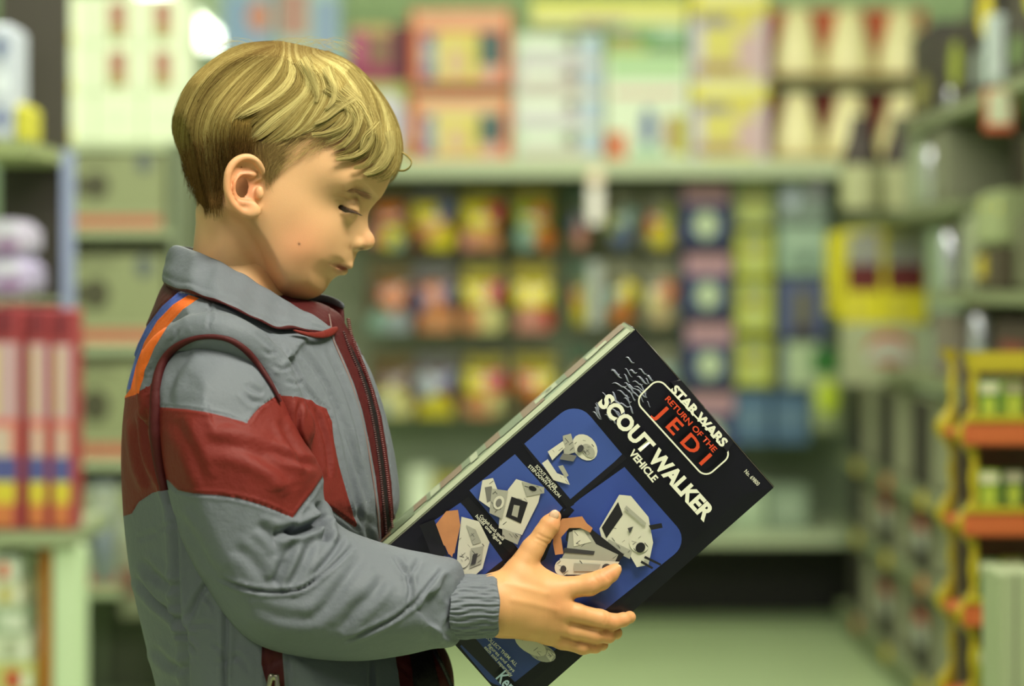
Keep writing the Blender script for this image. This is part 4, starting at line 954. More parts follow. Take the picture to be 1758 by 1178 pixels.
# pale seam tape beside the zip
ln = np.array([on_torso(a, b) + [0, -.0010, 0] for a, b in resample(catmull([(565, 540), (568, 556), (571, 580), (584, 612), (602, 655), (617, 705), (630, 760), (640, 820), (648, 880), (651, 925)], 6), 80)])
V, Q = tubes(ln[None], np.full((1, 80), .0008), 5); np_mesh('seam_piping', V, Q, mat('pale_piping', srgb(122, 96, 92), .6), jacket)
# pocket zip pull
pc_ = on_torso(470, 1166) + [0, -.010, 0]
Gp = Grid(pc_ - .016, pc_ + .016, .0011); Gp.cone(pc_ + [-.003, 0, -.004], pc_ + [-.001, 0, .004], .0022, .0026, .001); Gp.cone(pc_ + [.004, 0, -.006], pc_ + [.0035, 0, .004], .0024, .0020, .001)
Vp, Qp = surface_nets(Gp.f, Gp.lo, Gp.h); np_mesh('zipper_pull', Vp, Qp, M_METAL, jacket)
# ---- trousers and shoes, below the frame
GT_ = Grid((-.40, 1.96, 0.03), (.06, 2.40, .80), .006)
GT_.ball(m3(450, 1270), (.085, .110, .09), .03)
for s in (1, -1):
    GT_.cone(np.array([-.22, DM - s * .068, .62]), np.array([-.20, DM - s * .078, .34]), .082, .062, .02); GT_.cone(np.array([-.20, DM - s * .078, .34]), np.array([-.215, DM - s * .082, .10]), .062, .056, .01)
V5, Q5 = surface_nets(GT_.f, GT_.lo, GT_.h); np_mesh('trousers', relax(V5, Q5, 2), Q5, cloth('blue_denim', srgb(58, 70, 98), .8), boy)
for s in (1, -1):
    g = Grid((-.30, DM - s * .085 - .06, -.01), (-.02, DM - s * .085 + .06, .14), .004)
    g.cone((-.235, DM - s * .082, .050), (-.11, DM - s * .088, .040), .044, .038, .02); g.cone((-.225, DM - s * .082, .06), (-.220, DM - s * .082, .105), .040, .042, .015)
    g.f = np.maximum(g.f, (0.006 - g.ax[2])[None, None, :].astype(np.float32))
    V6, Q6 = surface_nets(g.f, g.lo, g.h); V6[:, 2] -= V6[:, 2].min(); np_mesh('shoe', relax(V6, Q6, 1), Q6, flat(190, 188, 180), boy)
# ================================================================ THE TOY BOX IN THE CHILD'S HANDS
R_ = Vector((0.0217213, 0.84997466, 0.05849772)); BR = Matrix.Rotation(R_.length, 3, R_.normalized())
BU, BWD, BN = BR @ Vector((1, 0, 0)), BR @ Vector((0, 0, -1)), BR @ Vector((0, 1, 0))   # across, down the carton, into it
BC = Vector((0.05530182, 2.10, 0.84927346)); BWid, BLen, BTh = .18496, .29917, .1150
BA = BC - BU * BWid / 2 - BWD * BLen / 2
toy = empty('toy_box', tuple(BC + BN * .057), 'large glossy black toy carton with blue photo panels, held tilted by the child', 'box')
def uv(px, py):
    d = Vector(((px - 879) / F, 1, (500 - py) / F)); o = Vector((0, 0, H)); t = (BA - o).dot(BN) / d.dot(BN); q = o + d * t - BA
    return (q.dot(BU), q.dot(BWD))
def B3(u, v, n=0.0): return BA + BU * u + BWD * v + BN * n
M_CART = mat('glossy_black_card', srgb(13, 12, 20), .32, coat=.12, spec=.4, bump=.05, bscale=60)
M_EDGE = mat('worn_card_edge', srgb(120, 112, 96), .7)
def box_side_mat():
    m, nt, b = node_mat('printed_side'); b.inputs['Roughness'].default_value = .32; b.inputs['Coat Weight'].default_value = .2
    b.inputs['Base Color'].default_value = (*srgb(130, 144, 116), 1); return m
def slab(name, pts, n0, n1, m, parent, r=0):
    """flat printed shape on the face of the carton: pts in carton coordinates"""
    bm = bmesh.new(); a = [bm.verts.new(B3(u, v, n0)) for u, v in pts]; b = [bm.verts.new(B3(u, v, n1)) for u, v in pts]
    bm.faces.new(a); bm.faces.new(b[::-1]); k = len(a)
    for i in range(k): bm.faces.new([a[i], b[i], b[(i + 1) % k], a[(i + 1) % k]])
    bmesh.ops.recalc_face_normals(bm, faces=bm.faces[:]); me = bpy.data.meshes.new(name); bm.to_mesh(me); bm.free()
    return link_mesh(name, me, m, parent)
# carton with slightly rounded, slightly bowed faces
def carton():
    nu, nv = 20, 30; bm = bmesh.new(); bmesh.ops.create_cube(bm, size=1)
    bmesh.ops.subdivide_edges(bm, edges=bm.edges[:], cuts=14, use_grid_fill=True)
    for v in bm.verts:
        a, b, c = v.co; u, w, n = (a + .5) * BWid, (b + .5) * BLen, (c + .5) * BTh
        bow = .0006 * math.cos(a * math.pi) * math.cos(b * math.pi)
        e = .0016
        cnt = (abs(abs(a) - .5) < 1e-5) + (abs(abs(b) - .5) < 1e-5) + (abs(abs(c) - .5) < 1e-5)
        if cnt >= 2:
            if abs(abs(a) - .5) < 1e-5: u -= math.copysign(e * .3, a)
            if abs(abs(b) - .5) < 1e-5: w -= math.copysign(e * .3, b)
            if abs(abs(c) - .5) < 1e-5: n -= math.copysign(e * .3, c)
        if c > .49: n += bow
        v.co = B3(u, w, n)
    bm.normal_update(); bmesh.ops.recalc_face_normals(bm, faces=bm.faces[:]); me = bpy.data.meshes.new('carton'); bm.to_mesh(me); bm.free()
    me.materials.append(M_CART); me.materials.append(box_side_mat())
    for p in me.polygons:
        if p.normal.dot(BU) < -.9: p.material_index = 1
    return link_mesh('carton', me, None, toy)
carton()
_z = [0.00015]
def layer(): _z[0] += .00006; return -_z[0]
def ink(name, pts, m, parent=None):   # pts in photo pixels on the face
    z = layer(); return slab(name, [uv(a, b) for a, b in pts], 0.0002, z, m, parent or toy)
def rounded(pts, rad, which):
    """round the chosen corners of a polygon in carton coordinates"""
    out = []; n = len(pts)
    for i, p in enumerate(pts):
        if i not in which: out.append(p); continue
        p = np.array(p); a = np.array(pts[i - 1]) - p; b = np.array(pts[(i + 1) % n]) - p; a /= np.linalg.norm(a); b /= np.linalg.norm(b)
        for t in np.linspace(0, math.pi / 2, 8): out.append(tuple(p + a * rad * (1 - math.sin(t)) + b * rad * (1 - math.cos(t))))
    return out
M_PHOTO = mat('photo_blue', srgb(60, 82, 152), .30, coat=.2, var=.12, vscale=14); M_PH2 = mat('photo_blue_deep', srgb(52, 72, 146), .30, coat=.3, var=.12, vscale=14)
M_WH = mat('print_white', srgb(226, 224, 204), .4); M_RO = mat('print_orange', srgb(206, 70, 34), .4); M_INK = mat('print_black', srgb(16, 14, 20), .3, coat=.3)
TG = [mat('toy_grey_%d' % i, srgb(*c), .4) for i, c in enumerate([(204, 200, 182), (160, 158, 144), (112, 110, 104), (58, 56, 58), (26, 24, 28)])]
M_PSK = mat('photo_skin', srgb(190, 128, 84), .4, var=.1, vscale=60)
# photo panels; carton coordinates found from their corners in the photo
def panel(name, pts, rad, which, m):
    q = rounded([uv(a, b) for a, b in pts], rad, which); z = layer(); return slab(name, q, .0002, z, m, toy)
ph1 = panel('photo_panel', [(900, 762), (990, 687), (1068, 780), (984, 863)], .018, [1], M_PHOTO)
tag(ph1, 'blue photo panel of a small pale machine')
ph2 = panel('photo_panel', [(806, 842), (884, 780), (966, 872), (900, 955)], 0, [], M_PHOTO)
ph3 = panel('photo_panel', [(729, 905), (792, 862), (870, 972), (838, 1010), (800, 1010)], 0, [], M_PH2)
ph4 = panel('photo_panel', [(968, 876), (1072, 802), (1185, 930), (858, 1192), (790, 1110), (880, 1000), (936, 960)], .018, [2, 3], M_PH2)
# the large panel is bounded by black bars
bars = []
for bar in ([(893, 757), (902, 765), (986, 866), (974, 874)], [(978, 858), (1070, 780), (1076, 787), (984, 866)], [(790, 862), (804, 853), (905, 960), (893, 968)], [(893, 962), (976, 868), (986, 876), (905, 968)], [(868, 978), (812, 1020), (800, 1012), (865, 960)], [(845, 1130), (790, 1065), (770, 1085), (880, 1195), (892, 1180)]):
    bars.append((bar, M_INK))
def art(parts, pr, name='machine_print'):
    bm = bmesh.new(); mats = []; r2 = np.random.default_rng(len(parts))
    def add(pts, m):
        z = layer(); vs = [bm.verts.new(B3(*uv(a, b), z)) for a, b in pts]
        if m not in mats: mats.append(m)
        try: f = bm.faces.new(vs)
        except ValueError: return
        f.material_index = mats.index(m); f.normal_update()
        if f.normal.dot(BN) > 0: f.normal_flip()
    for pts, m in parts:
        add(pts, m); P_ = np.array(pts, float); lo, hi = P_.min(0), P_.max(0)
        if m in (TG[0], TG[1]) and (hi - lo).min() > 14:     # panel lines and rivets of the machine
            for k in range(9):
                c = r2.uniform(lo, hi); a = math.radians(r2.choice([50, 50, -38, -38, 15])); L = r2.uniform(4, 10); w = r2.uniform(.5, 1.3)
                d = np.array([math.cos(a), math.sin(a)]) * L / 2; n = np.array([-math.sin(a), math.cos(a)]) * w / 2
                q = np.array([c - d - n, c + d - n, c + d + n, c - d + n])
                if in_poly(q, P_).all(): add([tuple(t) for t in q], TG[2] if k % 3 else TG[3])
    me = bpy.data.meshes.new(name); bm.to_mesh(me); bm.free(); return link_mesh(name, me, mats, toy)
def disc(cx, cy, rx, ry, rot=0, n=18): r = math.radians(rot); return [(cx + rx * math.cos(t) * math.cos(r) - ry * math.sin(t) * math.sin(r), cy + rx * math.cos(t) * math.sin(r) + ry * math.sin(t) * math.cos(r)) for t in np.linspace(0, 2 * math.pi, n, endpoint=False)]
art(bars, None, 'panel_borders')
# plain generic machines in the photos
art([(disc(1004, 768, 25, 19, 50), TG[0]), (disc(1010, 774, 14, 9, 50), TG[1]), ([(966, 748), (980, 744), (988, 776), (968, 782)], TG[1]), ([(940, 775), (966, 757), (970, 768), (948, 790)], TG[0]), ([(966, 778), (990, 782), (984, 792), (960, 788)], TG[2]),
     ([(930, 795), (940, 788), (956, 812), (972, 818), (978, 832), (950, 824)], TG[0]), ([(958, 800), (966, 798), (976, 816), (970, 820)], TG[1]), (disc(996, 770, 5, 7, 30), TG[3])], ph1)
art([([(872, 840), (886, 822), (930, 836), (924, 862), (896, 918), (856, 906), (858, 880)], TG[0]), ([(878, 852), (906, 862), (894, 898), (868, 886)], TG[4]), ([(882, 866), (892, 868), (888, 888), (878, 884)], TG[1]), ([(896, 826), (934, 836), (934, 846), (904, 852)], TG[1]), (disc(914, 838, 7, 4, 20), TG[4]),
     ([(828, 824), (846, 820), (856, 846), (842, 872), (822, 858)], TG[0]), ([(832, 836), (844, 834), (848, 856), (836, 862)], TG[2]), ([(844, 838), (872, 842), (862, 890), (840, 880)], TG[1]), (disc(856, 862, 9, 12, 20), TG[0]), (disc(856, 862, 5, 7, 20), TG[2]), ([(862, 906), (894, 918), (888, 934), (862, 922)], TG[1])], ph2)
art([([(792, 886), (822, 894), (840, 930), (828, 975), (800, 1000), (782, 990), (786, 940)], TG[0]), ([(800, 900), (816, 908), (826, 930), (812, 934)], TG[1]), ([(808, 940), (830, 936), (826, 966), (806, 974)], TG[1]), (disc(796, 960, 10, 14, 20), TG[0]), ([(812, 950), (820, 948), (816, 966), (808, 968)], TG[3]),
     ([(744, 904), (766, 876), (786, 874), (790, 900), (780, 948), (770, 950), (764, 936), (750, 926)], M_PSK), ([(768, 912), (786, 908), (782, 930), (776, 955), (770, 948)], M_PSK), ([(720, 900), (745, 890), (768, 952), (740, 950)], M_INK)], ph3)
art([([(1028, 906), (1062, 848), (1082, 850), (1112, 886), (1120, 930), (1112, 968), (1092, 972), (1078, 948), (1036, 938)], TG[0]), ([(1032, 904), (1060, 860), (1068, 882), (1040, 922)], TG[4]), ([(1044, 924), (1084, 944), (1080, 958), (1036, 936)], TG[1]), (disc(1096, 932, 17, 15, 30), TG[0]), (disc(1098, 938, 8, 9, 30), TG[4]), ([(1076, 905), (1086, 902), (1080, 914)], TG[3]), ([(1074, 866), (1108, 896), (1106, 902), (1070, 872)], TG[1]),
     ([(1106, 952), (1134, 966), (1132, 969), (1104, 956)], TG[4]), ([(1100, 960), (1120, 972), (1118, 975), (1098, 964)], TG[4]), ([(1112, 900), (1134, 896), (1136, 904), (1116, 908)], TG[4]), ([(974, 900), (1004, 898), (1070, 950), (1060, 964), (1010, 960), (970, 925)], TG[4]),
     ([(976, 912), (1004, 902), (1022, 932), (1060, 950), (1052, 968), (960, 962), (972, 940)], TG[1]), ([(982, 908), (1000, 908), (1014, 928), (984, 936)], TG[0]), ([(968, 938), (1020, 944), (1018, 950), (966, 946)], TG[3]), ([(960, 956), (1062, 962), (1048, 984), (962, 984)], TG[0]), (disc(964, 972, 13, 14), TG[0]), (disc(966, 974, 5, 6), TG[3]), ([(984, 964), (1030, 966), (1024, 978), (984, 978)], TG[1]), (disc(1040, 972, 8, 7), TG[3]),
     ([(950, 906), (964, 888), (998, 884), (1006, 896), (1016, 904), (1012, 912), (996, 904), (976, 904), (962, 920), (966, 948), (952, 950), (948, 930)], M_PSK)], ph4)
art([(disc(930, 1118, 24, 14, 20), TG[1]), (disc(910, 1104, 30, 14, 30), TG[0]), ([(940, 1112), (952, 1120), (944, 1132), (936, 1122)], TG[0])], ph4)
# lettering: lines are set along the carton's short side
def text(name, body, p0, p1, height, m, off=0.0, squeeze=None, parent=None, ext=.00012, lift=None):
    """body runs from photo pixel p0 to p1 (baseline), height = letter height in metres"""
    cu = bpy.data.curves.new(name, 'FONT'); cu.body = body; cu.size = 1; cu.offset = off; cu.extrude = 0.0; cu.resolution_u = 3
    o = bpy.data.objects.new(name, cu); COL.objects.link(o)
    dg = bpy.context.evaluated_depsgraph_get(); me = bpy.data.meshes.new_from_object(o.evaluated_get(dg)); bpy.data.objects.remove(o)
    n = len(me.vertices); co = np.zeros(n * 3); me.vertices.foreach_get('co', co); co = co.reshape(-1, 3)
    x0, x1 = co[:, 0].min(), co[:, 0].max(); ymin, y1 = max(co[:, 1].min(), 0), co[:, 1].max()
    a = np.array(uv(*p0)); b = np.array(uv(*p1)); d = b - a; L = np.linalg.norm(d); d /= L; up = np.array([d[1], -d[0]])
    z = layer() if lift is None else lift
    U = (co[:, :1] - x0) / (x1 - x0) * L * d + (co[:, 1:2] / y1) * height * up + a
    W = np.array([B3(u, v, z) for u, v in U]); me.vertices.foreach_set('co', W.ravel()); me.update()
    return link_mesh(name, me, m, parent or toy)
o = text('title_lettering', 'SCOUT WALKER', (1024, 690), (1207, 893), .0140, M_WH, .045)
text('title_lettering', 'VEHICLE', (1077, 776), (1119, 826), .0064, M_WH, .035)
text('logo_lettering', 'RETURN OF THE', (1139, 684), (1222, 775), .0050, M_RO, .02)
text('logo_lettering', 'J E D I', (1119, 708), (1202, 797), .0128, M_RO, .02)
text('number_lettering', 'No. 69800', (1274, 808), (1297, 832), .0036, M_WH)
def ring(pts, wd, m, rad, name):
    q = [uv(a, b) for a, b in pts]; outer = rounded(q, rad, [0, 1, 2, 3]); c = np.mean(q, axis=0)
    A = np.array(outer); z = layer(); n = len(A); nx = np.roll(A, -1, 0) - np.roll(A, 1, 0); nx /= np.linalg.norm(nx, axis=1, keepdims=True); inn = np.stack([-nx[:, 1], nx[:, 0]], 1)
    if ((A + inn * wd - c) ** 2).sum() > ((A - c) ** 2).sum(): inn = -inn
    I = A + inn * wd; V = [B3(u, v, z) for u, v in A] + [B3(u, v, z) for u, v in I]
    return np_mesh(name, V, [(i, (i + 1) % n, n + (i + 1) % n, n + i) for i in range(n)], m, toy, False)
ring([(1128, 645), (1256, 778), (1208, 820), (1086, 686)], .0014, M_WH, .009, 'logo_frame')
ink('logo_gap', [(1150, 655), (1166, 651), (1256, 757), (1246, 774)], M_INK)
text('logo_lettering', 'STAR WARS', (1148, 668), (1237, 766), .0078, M_WH, .045)
for body, p0, p1, h in (('SCOUT WALKER', (917, 799), (952, 838), .0030), ('STEP-DOWN ACTION', (905, 799), (958, 852), .0030), ('Cockpit hatch opens', (822, 884), (862, 925), .0030), ('holds one figure', (815, 884), (858, 932), .0030), ('COLLECT THEM, ALL', (832, 1090), (884, 1140), .0030), ('figures and toys', (836, 1104), (880, 1150), .0030), ('each sold separately', (830, 1108), (876, 1158), .0030)):
    text('caption_lettering', body, p0, p1, h, M_WH, .01)
text('maker_lettering', 'Kenner', (850, 1160), (892, 1208), .0105, mat('print_pale_blue', srgb(190, 214, 232), .4), .02)
# crinkled clear tape near the top corner: small glossy ridges with highlights painted pale grey
M_TAPE = mat('tape_wrinkle_highlight', srgb(130, 134, 150), .22, coat=1.0, spec=.8)
V, Q = [], []
paths = []
for k in range(46):
    t = rng.uniform(0, 1); w_ = rng.normal(0, 1); cx_ = 1112 - 75 * t + 13 * w_ + rng.uniform(-12, 12) * t; cy_ = 640 + 82 * t + 11 * w_
    a = rng.uniform(.1, 1.2); L = rng.uniform(5, 13); pts = []
    for s in np.linspace(-1, 1, 9):
        u, v = uv(cx_ + L * s * math.cos(a), cy_ + L * s * math.sin(a) + 2.5 * math.sin(s * 3)); pts.append(B3(u, v, -.0004))
    paths.append(pts)
V, Q = tubes(np.array(paths), (np.sin(np.linspace(.1, 3.04, 9)) * .00085)[None, :] * rng.uniform(.5, 1.3, (46, 1)), 6)
np_mesh('tape_wrinkle', V, Q, M_TAPE, toy)
# printed landscape on the narrow side: brown and pale steps along its far edge
M_BRN = mat('print_brown', srgb(116, 94, 72), .5); M_PALE = mat('print_cream', srgb(158, 166, 136), .5); M_SG = mat('print_side_green', srgb(104, 118, 92), .4)
sbm = bmesh.new(); smats = [M_PALE, M_BRN, M_SG]
def side_slab(v0, v1, n0, n1, m, z):
    f = sbm.faces.new([sbm.verts.new(B3(-z, *q)) for q in ((v0, n0), (v1, n0), (v1, n1), (v0, n1))]); f.material_index = smats.index(m)
side_slab(.004, BLen - .004, .006, .046, M_PALE, .0004)
k = 0; v = .004
while v < BLen - .012:
    L = rng.uniform(.014, .034); a = .060 + rng.uniform(-.01, .015); side_slab(v, min(v + L, BLen - .004), a, BTh - .004, M_BRN if k % 2 == 0 else M_SG, .0006); k += 1; v += L
for i in range(7):
    v = rng.uniform(.01, BLen - .03); side_slab(v, v + rng.uniform(.008, .014), rng.uniform(.055, .08), rng.uniform(.085, BTh - .006), M_PALE, .0008)
me = bpy.data.meshes.new('side_print'); sbm.to_mesh(me); sbm.free(); link_mesh('side_print', me, smats, toy)
# worn folded flaps at the top end
for a, b in ((0.0, .5), (.5, 1.0)):
    P4 = [B3(BWid * a + .001, -.0006, .0), B3(BWid * b - .001, -.0006, .0), B3(BWid * b - .001, -.0006, BTh), B3(BWid * a + .001, -.0006, BTh)]
    o = np_mesh('end_flap', P4, [(0, 1, 2, 3)], M_CART, toy, False); md = o.modifiers.new('thick', 'SOLIDIFY'); md.thickness = .0008
V, Q = tubes(np.array([[B3(.0, v, 0.0002) for v in np.linspace(.001, BLen - .001, 20)], [B3(u, .0, .0002) for u in np.linspace(.001, BWid - .001, 20)]]), .00028, 5); np_mesh('worn_edge', V, Q, M_EDGE, toy)
# ================================================================ THE SHOP
def X(px, d): return (px - 879) / F * d
def Zp(py, d): return H + (500 - py) / F * d
def boxmesh(name, x0, x1, y0, y1, z0, z1, m, parent=None, bev=0.0):
    bm = bmesh.new(); bmesh.ops.create_cube(bm, size=1)
    for v in bm.verts: v.co = Vector(((x0 + x1) / 2 + v.co.x * (x1 - x0), (y0 + y1) / 2 + v.co.y * (y1 - y0), (z0 + z1) / 2 + v.co.z * (z1 - z0)))
    if bev: bmesh.ops.bevel(bm, geom=bm.edges[:], offset=min(bev, .45 * min(x1 - x0, y1 - y0, z1 - z0)), segments=2, affect='EDGES')
    me = bpy.data.meshes.new(name); bm.to_mesh(me); bm.free(); return link_mesh(name, me, m, parent)
def struct(name, *a): o = boxmesh(name, *a); o['kind'] = 'structure'; return o
M_FLOOR = mat('green_floor', srgb(176, 196, 146), .35, var=.05, vscale=2.5, coat=.15)
M_WALL = mat('green_wall', srgb(184, 200, 176), .7, var=.04, vscale=2); M_CEIL = mat('ceiling_paint', srgb(200, 208, 192), .8)
struct('floor', -3.2, 3.2, -3.0, 16.2, -.05, 0, M_FLOOR); struct('ceiling', -3.2, 3.2, -3.0, 16.2, 2.62, 2.7, M_CEIL)
struct('wall_back', -3.2, 3.2, 16.0, 16.1, 0, 2.62, M_WALL); struct('wall_left', -3.3, -3.2, -3.0, 16.2, 0, 2.62, M_WALL); struct('wall_right', 3.2, 3.3, -3.0, 16.2, 0, 2.62, M_WALL)
M_SHELF = mat('pale_green_shelf', srgb(184, 196, 160), .45); M_DARKP = mat('grey_back_panel', srgb(134, 140, 118), .7); M_KICK = mat('black_kick_plate', srgb(24, 20, 20), .6); M_STEEL = mat('hook_steel', srgb(190, 190, 186), .25, .9)
M_LTP = mat('pale_back_panel', srgb(134, 148, 120), .6)
# fluorescent fittings; the lit tube in the far ceiling shows at the top left
M_TUBE = mat('lit_tube', (.93, 1.0, .84), .5, emit=5.0)
def fitting(x, y0, y1, label, along_x=False, wd=.13):
    t = empty('ceiling_light', (x, (y0 + y1) / 2, 2.62), label, 'ceiling light')
    if along_x: a = (x - .7, x + .7, y0, y0 + wd)
    else: a = (x - wd / 2, x + wd / 2, y0, y1)
    boxmesh('light_housing', *a, 2.59, 2.62, flat(220, 224, 214), t)
    boxmesh('light_diffuser', a[0] + .01, a[1] - .01, a[2] + .01, a[3] - .01, 2.555, 2.59, M_TUBE, t, .01)
fitting(-1.84, 12.4, 15.0, 'bright fluorescent ceiling light at the top left, behind the white cartons', wd=.20)
fitting(.55, 1.35, 0, 'ceiling light above the child', True, .3); fitting(-1.2, -.2, 0, 'ceiling light in front of the child', True, .3); fitting(-.5, 3.6, 0, 'ceiling light behind the child', True, .3)
# ---- goods
def goods(name, label, cat, group, x0, x1, y, depth, z0, z1, base, prints=(), parent=None, bev=.003, side=None):
    """a pack facing the camera; prints = (u0,v0,u1,v1,material[,shape]) fractions of its front, v up"""
    bm = bmesh.new(); bmesh.ops.create_cube(bm, size=1)
    for v in bm.verts: v.co = Vector(((x0 + x1) / 2 + v.co.x * (x1 - x0), y + depth / 2 + v.co.y * depth, (z0 + z1) / 2 + v.co.z * (z1 - z0)))
    bmesh.ops.bevel(bm, geom=bm.edges[:], offset=min(bev, .3 * depth), segments=1, affect='EDGES')
    mats = [base]; k = 0
    for p in prints:
        u0, v0, u1, v1, m = p[:5]; shape = p[5] if len(p) > 5 else 'r'; k += 1
        if m not in mats: mats.append(m)
        yy = y - .0006 * k
        cx_, cz_, rx, rz = x0 + (u0 + u1) / 2 * (x1 - x0), z0 + (v0 + v1) / 2 * (z1 - z0), (u1 - u0) / 2 * (x1 - x0), (v1 - v0) / 2 * (z1 - z0)
        if shape == 'o': pts = [(cx_ + rx * math.cos(t), cz_ + rz * math.sin(t)) for t in np.linspace(0, 2 * math.pi, 20, endpoint=False)]
        elif shape == 't': pts = [(cx_ - rx, cz_ - rz), (cx_ + rx, cz_ - rz), (cx_ + rx * .25, cz_ + rz), (cx_ - rx * .25, cz_ + rz)]
        elif shape == 'd': pts = [(cx_ - rx, cz_), (cx_, cz_ - rz), (cx_ + rx, cz_), (cx_, cz_ + rz)]
        else: pts = [(cx_ - rx, cz_ - rz), (cx_ + rx, cz_ - rz), (cx_ + rx, cz_ + rz), (cx_ - rx, cz_ + rz)]
        f = bm.faces.new([bm.verts.new((a, yy, b)) for a, b in pts]); f.material_index = mats.index(m)
    me = bpy.data.meshes.new(name); bm.to_mesh(me); bm.free(); o = link_mesh(name, me, mats, parent)
    if parent is None: tag(o, label, cat, group)
    return o
def gpx(name, label, cat, group, a, b, top, bot, d, depth, base, prints=(), z0=None, **k):
    return goods(name, label, cat, group, X(a, d), X(b, d), d, depth, Zp(bot, d) if z0 is None else z0, Zp(top, d), base, prints, **k)
ORD = ['first', 'second', 'third', 'fourth', 'fifth', 'sixth', 'seventh', 'eighth']
c_ = flat
# ================= back gondola
DB = 7.5; PANEL = 8.02
g = empty('gondola_shelf', (X(860, DB), PANEL, 0), 'long pale green shop shelving across the back of the aisle', 'shelving')
x0, x1 = X(283, DB), 1.36
boxmesh('back_panel', x0, x1, PANEL, PANEL + .04, 0.0, 1.46, M_DARKP, g)
boxmesh('lower_panel', x0, x1, PANEL - .012, PANEL, .30, .78, M_LTP, g)
boxmesh('top_shelf', x0, x1, DB, PANEL, 1.425, 1.46, M_SHELF, g, .004)
boxmesh('shelf_lip', x0, x1, DB - .012, DB, 1.405, 1.4595, M_SHELF, g, .003)
boxmesh('base_shelf', x0, x1, DB - .02, PANEL, .262, .300, M_SHELF, g, .004)
boxmesh('kick_plate', x0, x1, PANEL - .12, PANEL - .10, 0, .262, M_KICK, g)
for px in (288, 962, 1432): boxmesh('upright', X(px, PANEL) - .022, X(px, PANEL) + .022, PANEL - .03, PANEL, 0, 1.42, M_LTP, g)
TOPZ = 1.46; DT = 7.56
def topitem(*a, **k): return gpx(*a, z0=TOPZ, **k)
LAV, WGR, CRM, YEL, MAG = c_(206, 200, 212), c_(206, 222, 198), c_(232, 228, 176), c_(222, 212, 60), c_(150, 52, 92)
# blue-white boxes above the child's head, mostly hidden
topitem('toy_carton', 'pale blue carton just above the back of the child’s head', 'box', None, 378, 470, -30, 276, DT + .1, .2, c_(170, 196, 206), [(.1, .62, .9, .92, c_(150, 178, 214)), (.5, .72, .95, .9, c_(216, 150, 130), 'o')])
topitem('toy_carton', 'pale blue and lilac carton above the crown of the child’s head', 'box', None, 474, 584, -30, 276, DT + .1, .2, c_(178, 204, 200), [(.05, .7, .5, .95, c_(196, 150, 140)), (.6, .6, .95, .9, c_(150, 172, 206))])
goods('toy_carton', 'magenta carton with a dark end beside the orange cartons', 'box', None, X(601, DT), X(702, DT), DT + .06, .16, Zp(140, DT + .06) + .0005, Zp(44, DT + .06), MAG, [(.72, .0, 1, 1, c_(92, 34, 54)), (.3, .3, .68, .9, c_(140, 110, 86)), (0, .85, .7, 1, c_(206, 176, 116)), (.0, .3, .25, .9, c_(186, 92, 130))])
# it stands on the dome pack below it
topitem('dome_pack', 'white dome shaped pack in an olive frame, under the magenta carton', 'pack', None, 601, 702, 140, 276, DT + .06, .16, c_(178, 184, 110), [(.22, .05, .98, .86, c_(214, 212, 226), 'o'), (.4, .35, .85, .6, c_(188, 182, 214), 'o')])
topitem('toy_carton', 'small pale green carton between magenta carton and the child', 'box', None, 585, 600, 60, 276, DT + .1, .1, c_(164, 200, 170), [(.1, .2, .9, .6, c_(190, 210, 206))])
OR_, PK = c_(214, 112, 76), c_(232, 176, 142)
for k, (a, b, w) in enumerate(((16, 160, 'upper'), (162, 288, 'lower'))):
    pr = [(.05, .76 if k == 0 else .88, .95, .96, PK), (.1, .06, .9, .68 if k == 0 else .84, c_(224, 196, 152)), (.12, .08, .25, .66, c_(158, 176, 190)), (.12, .10, .24, .3, c_(62, 92, 150)), (.13, .5, .24, .66, c_(62, 92, 150)),
          (.28, .08, .66, .70, c_(222, 208, 120)), (.36, .1, .56, .5, c_(214, 180, 146), 'o'), (.58, .1, .66, .6, c_(210, 200, 70)), (.68, .26, .92, .7, c_(76, 100, 98)), (.70, .06, .9, .24, c_(224, 176, 160))]
    gpx('toy_carton', '%s of the two orange cartons stacked on the top shelf' % w, 'box', 'orange cartons on the top shelf', 704, 878, a, b, DT, .2, OR_, pr, z0=TOPZ + (Zp(160, DT) - Zp(287, DT) + .001 if k == 0 else 0))
hs = [(232, 288), (176, 231), (122, 175), (68, 121)]; zc = TOPZ
for k, (a, b) in enumerate(hs):
    h = (b - a) / F * DT
    goods('game_box', '%s from the bottom of the four whitish flat boxes right of the orange cartons' % ORD[k], 'box', 'whitish boxes stacked on the top shelf', X(884, DT), X(1034, DT), DT, .2, zc, zc + h, [WGR, c_(222, 226, 214), c_(212, 206, 204), WGR][k], [(.05, .05, .95, .35, LAV if k % 2 else c_(196, 188, 176)), (.58, .4, .72, .9, c_(120, 108, 106), 'o'), (.76, .2, .98, .9, c_(176, 196, 214)), (.1, .5, .5, .85, c_(228, 236, 222))]); zc += h + .0008
zc2 = TOPZ
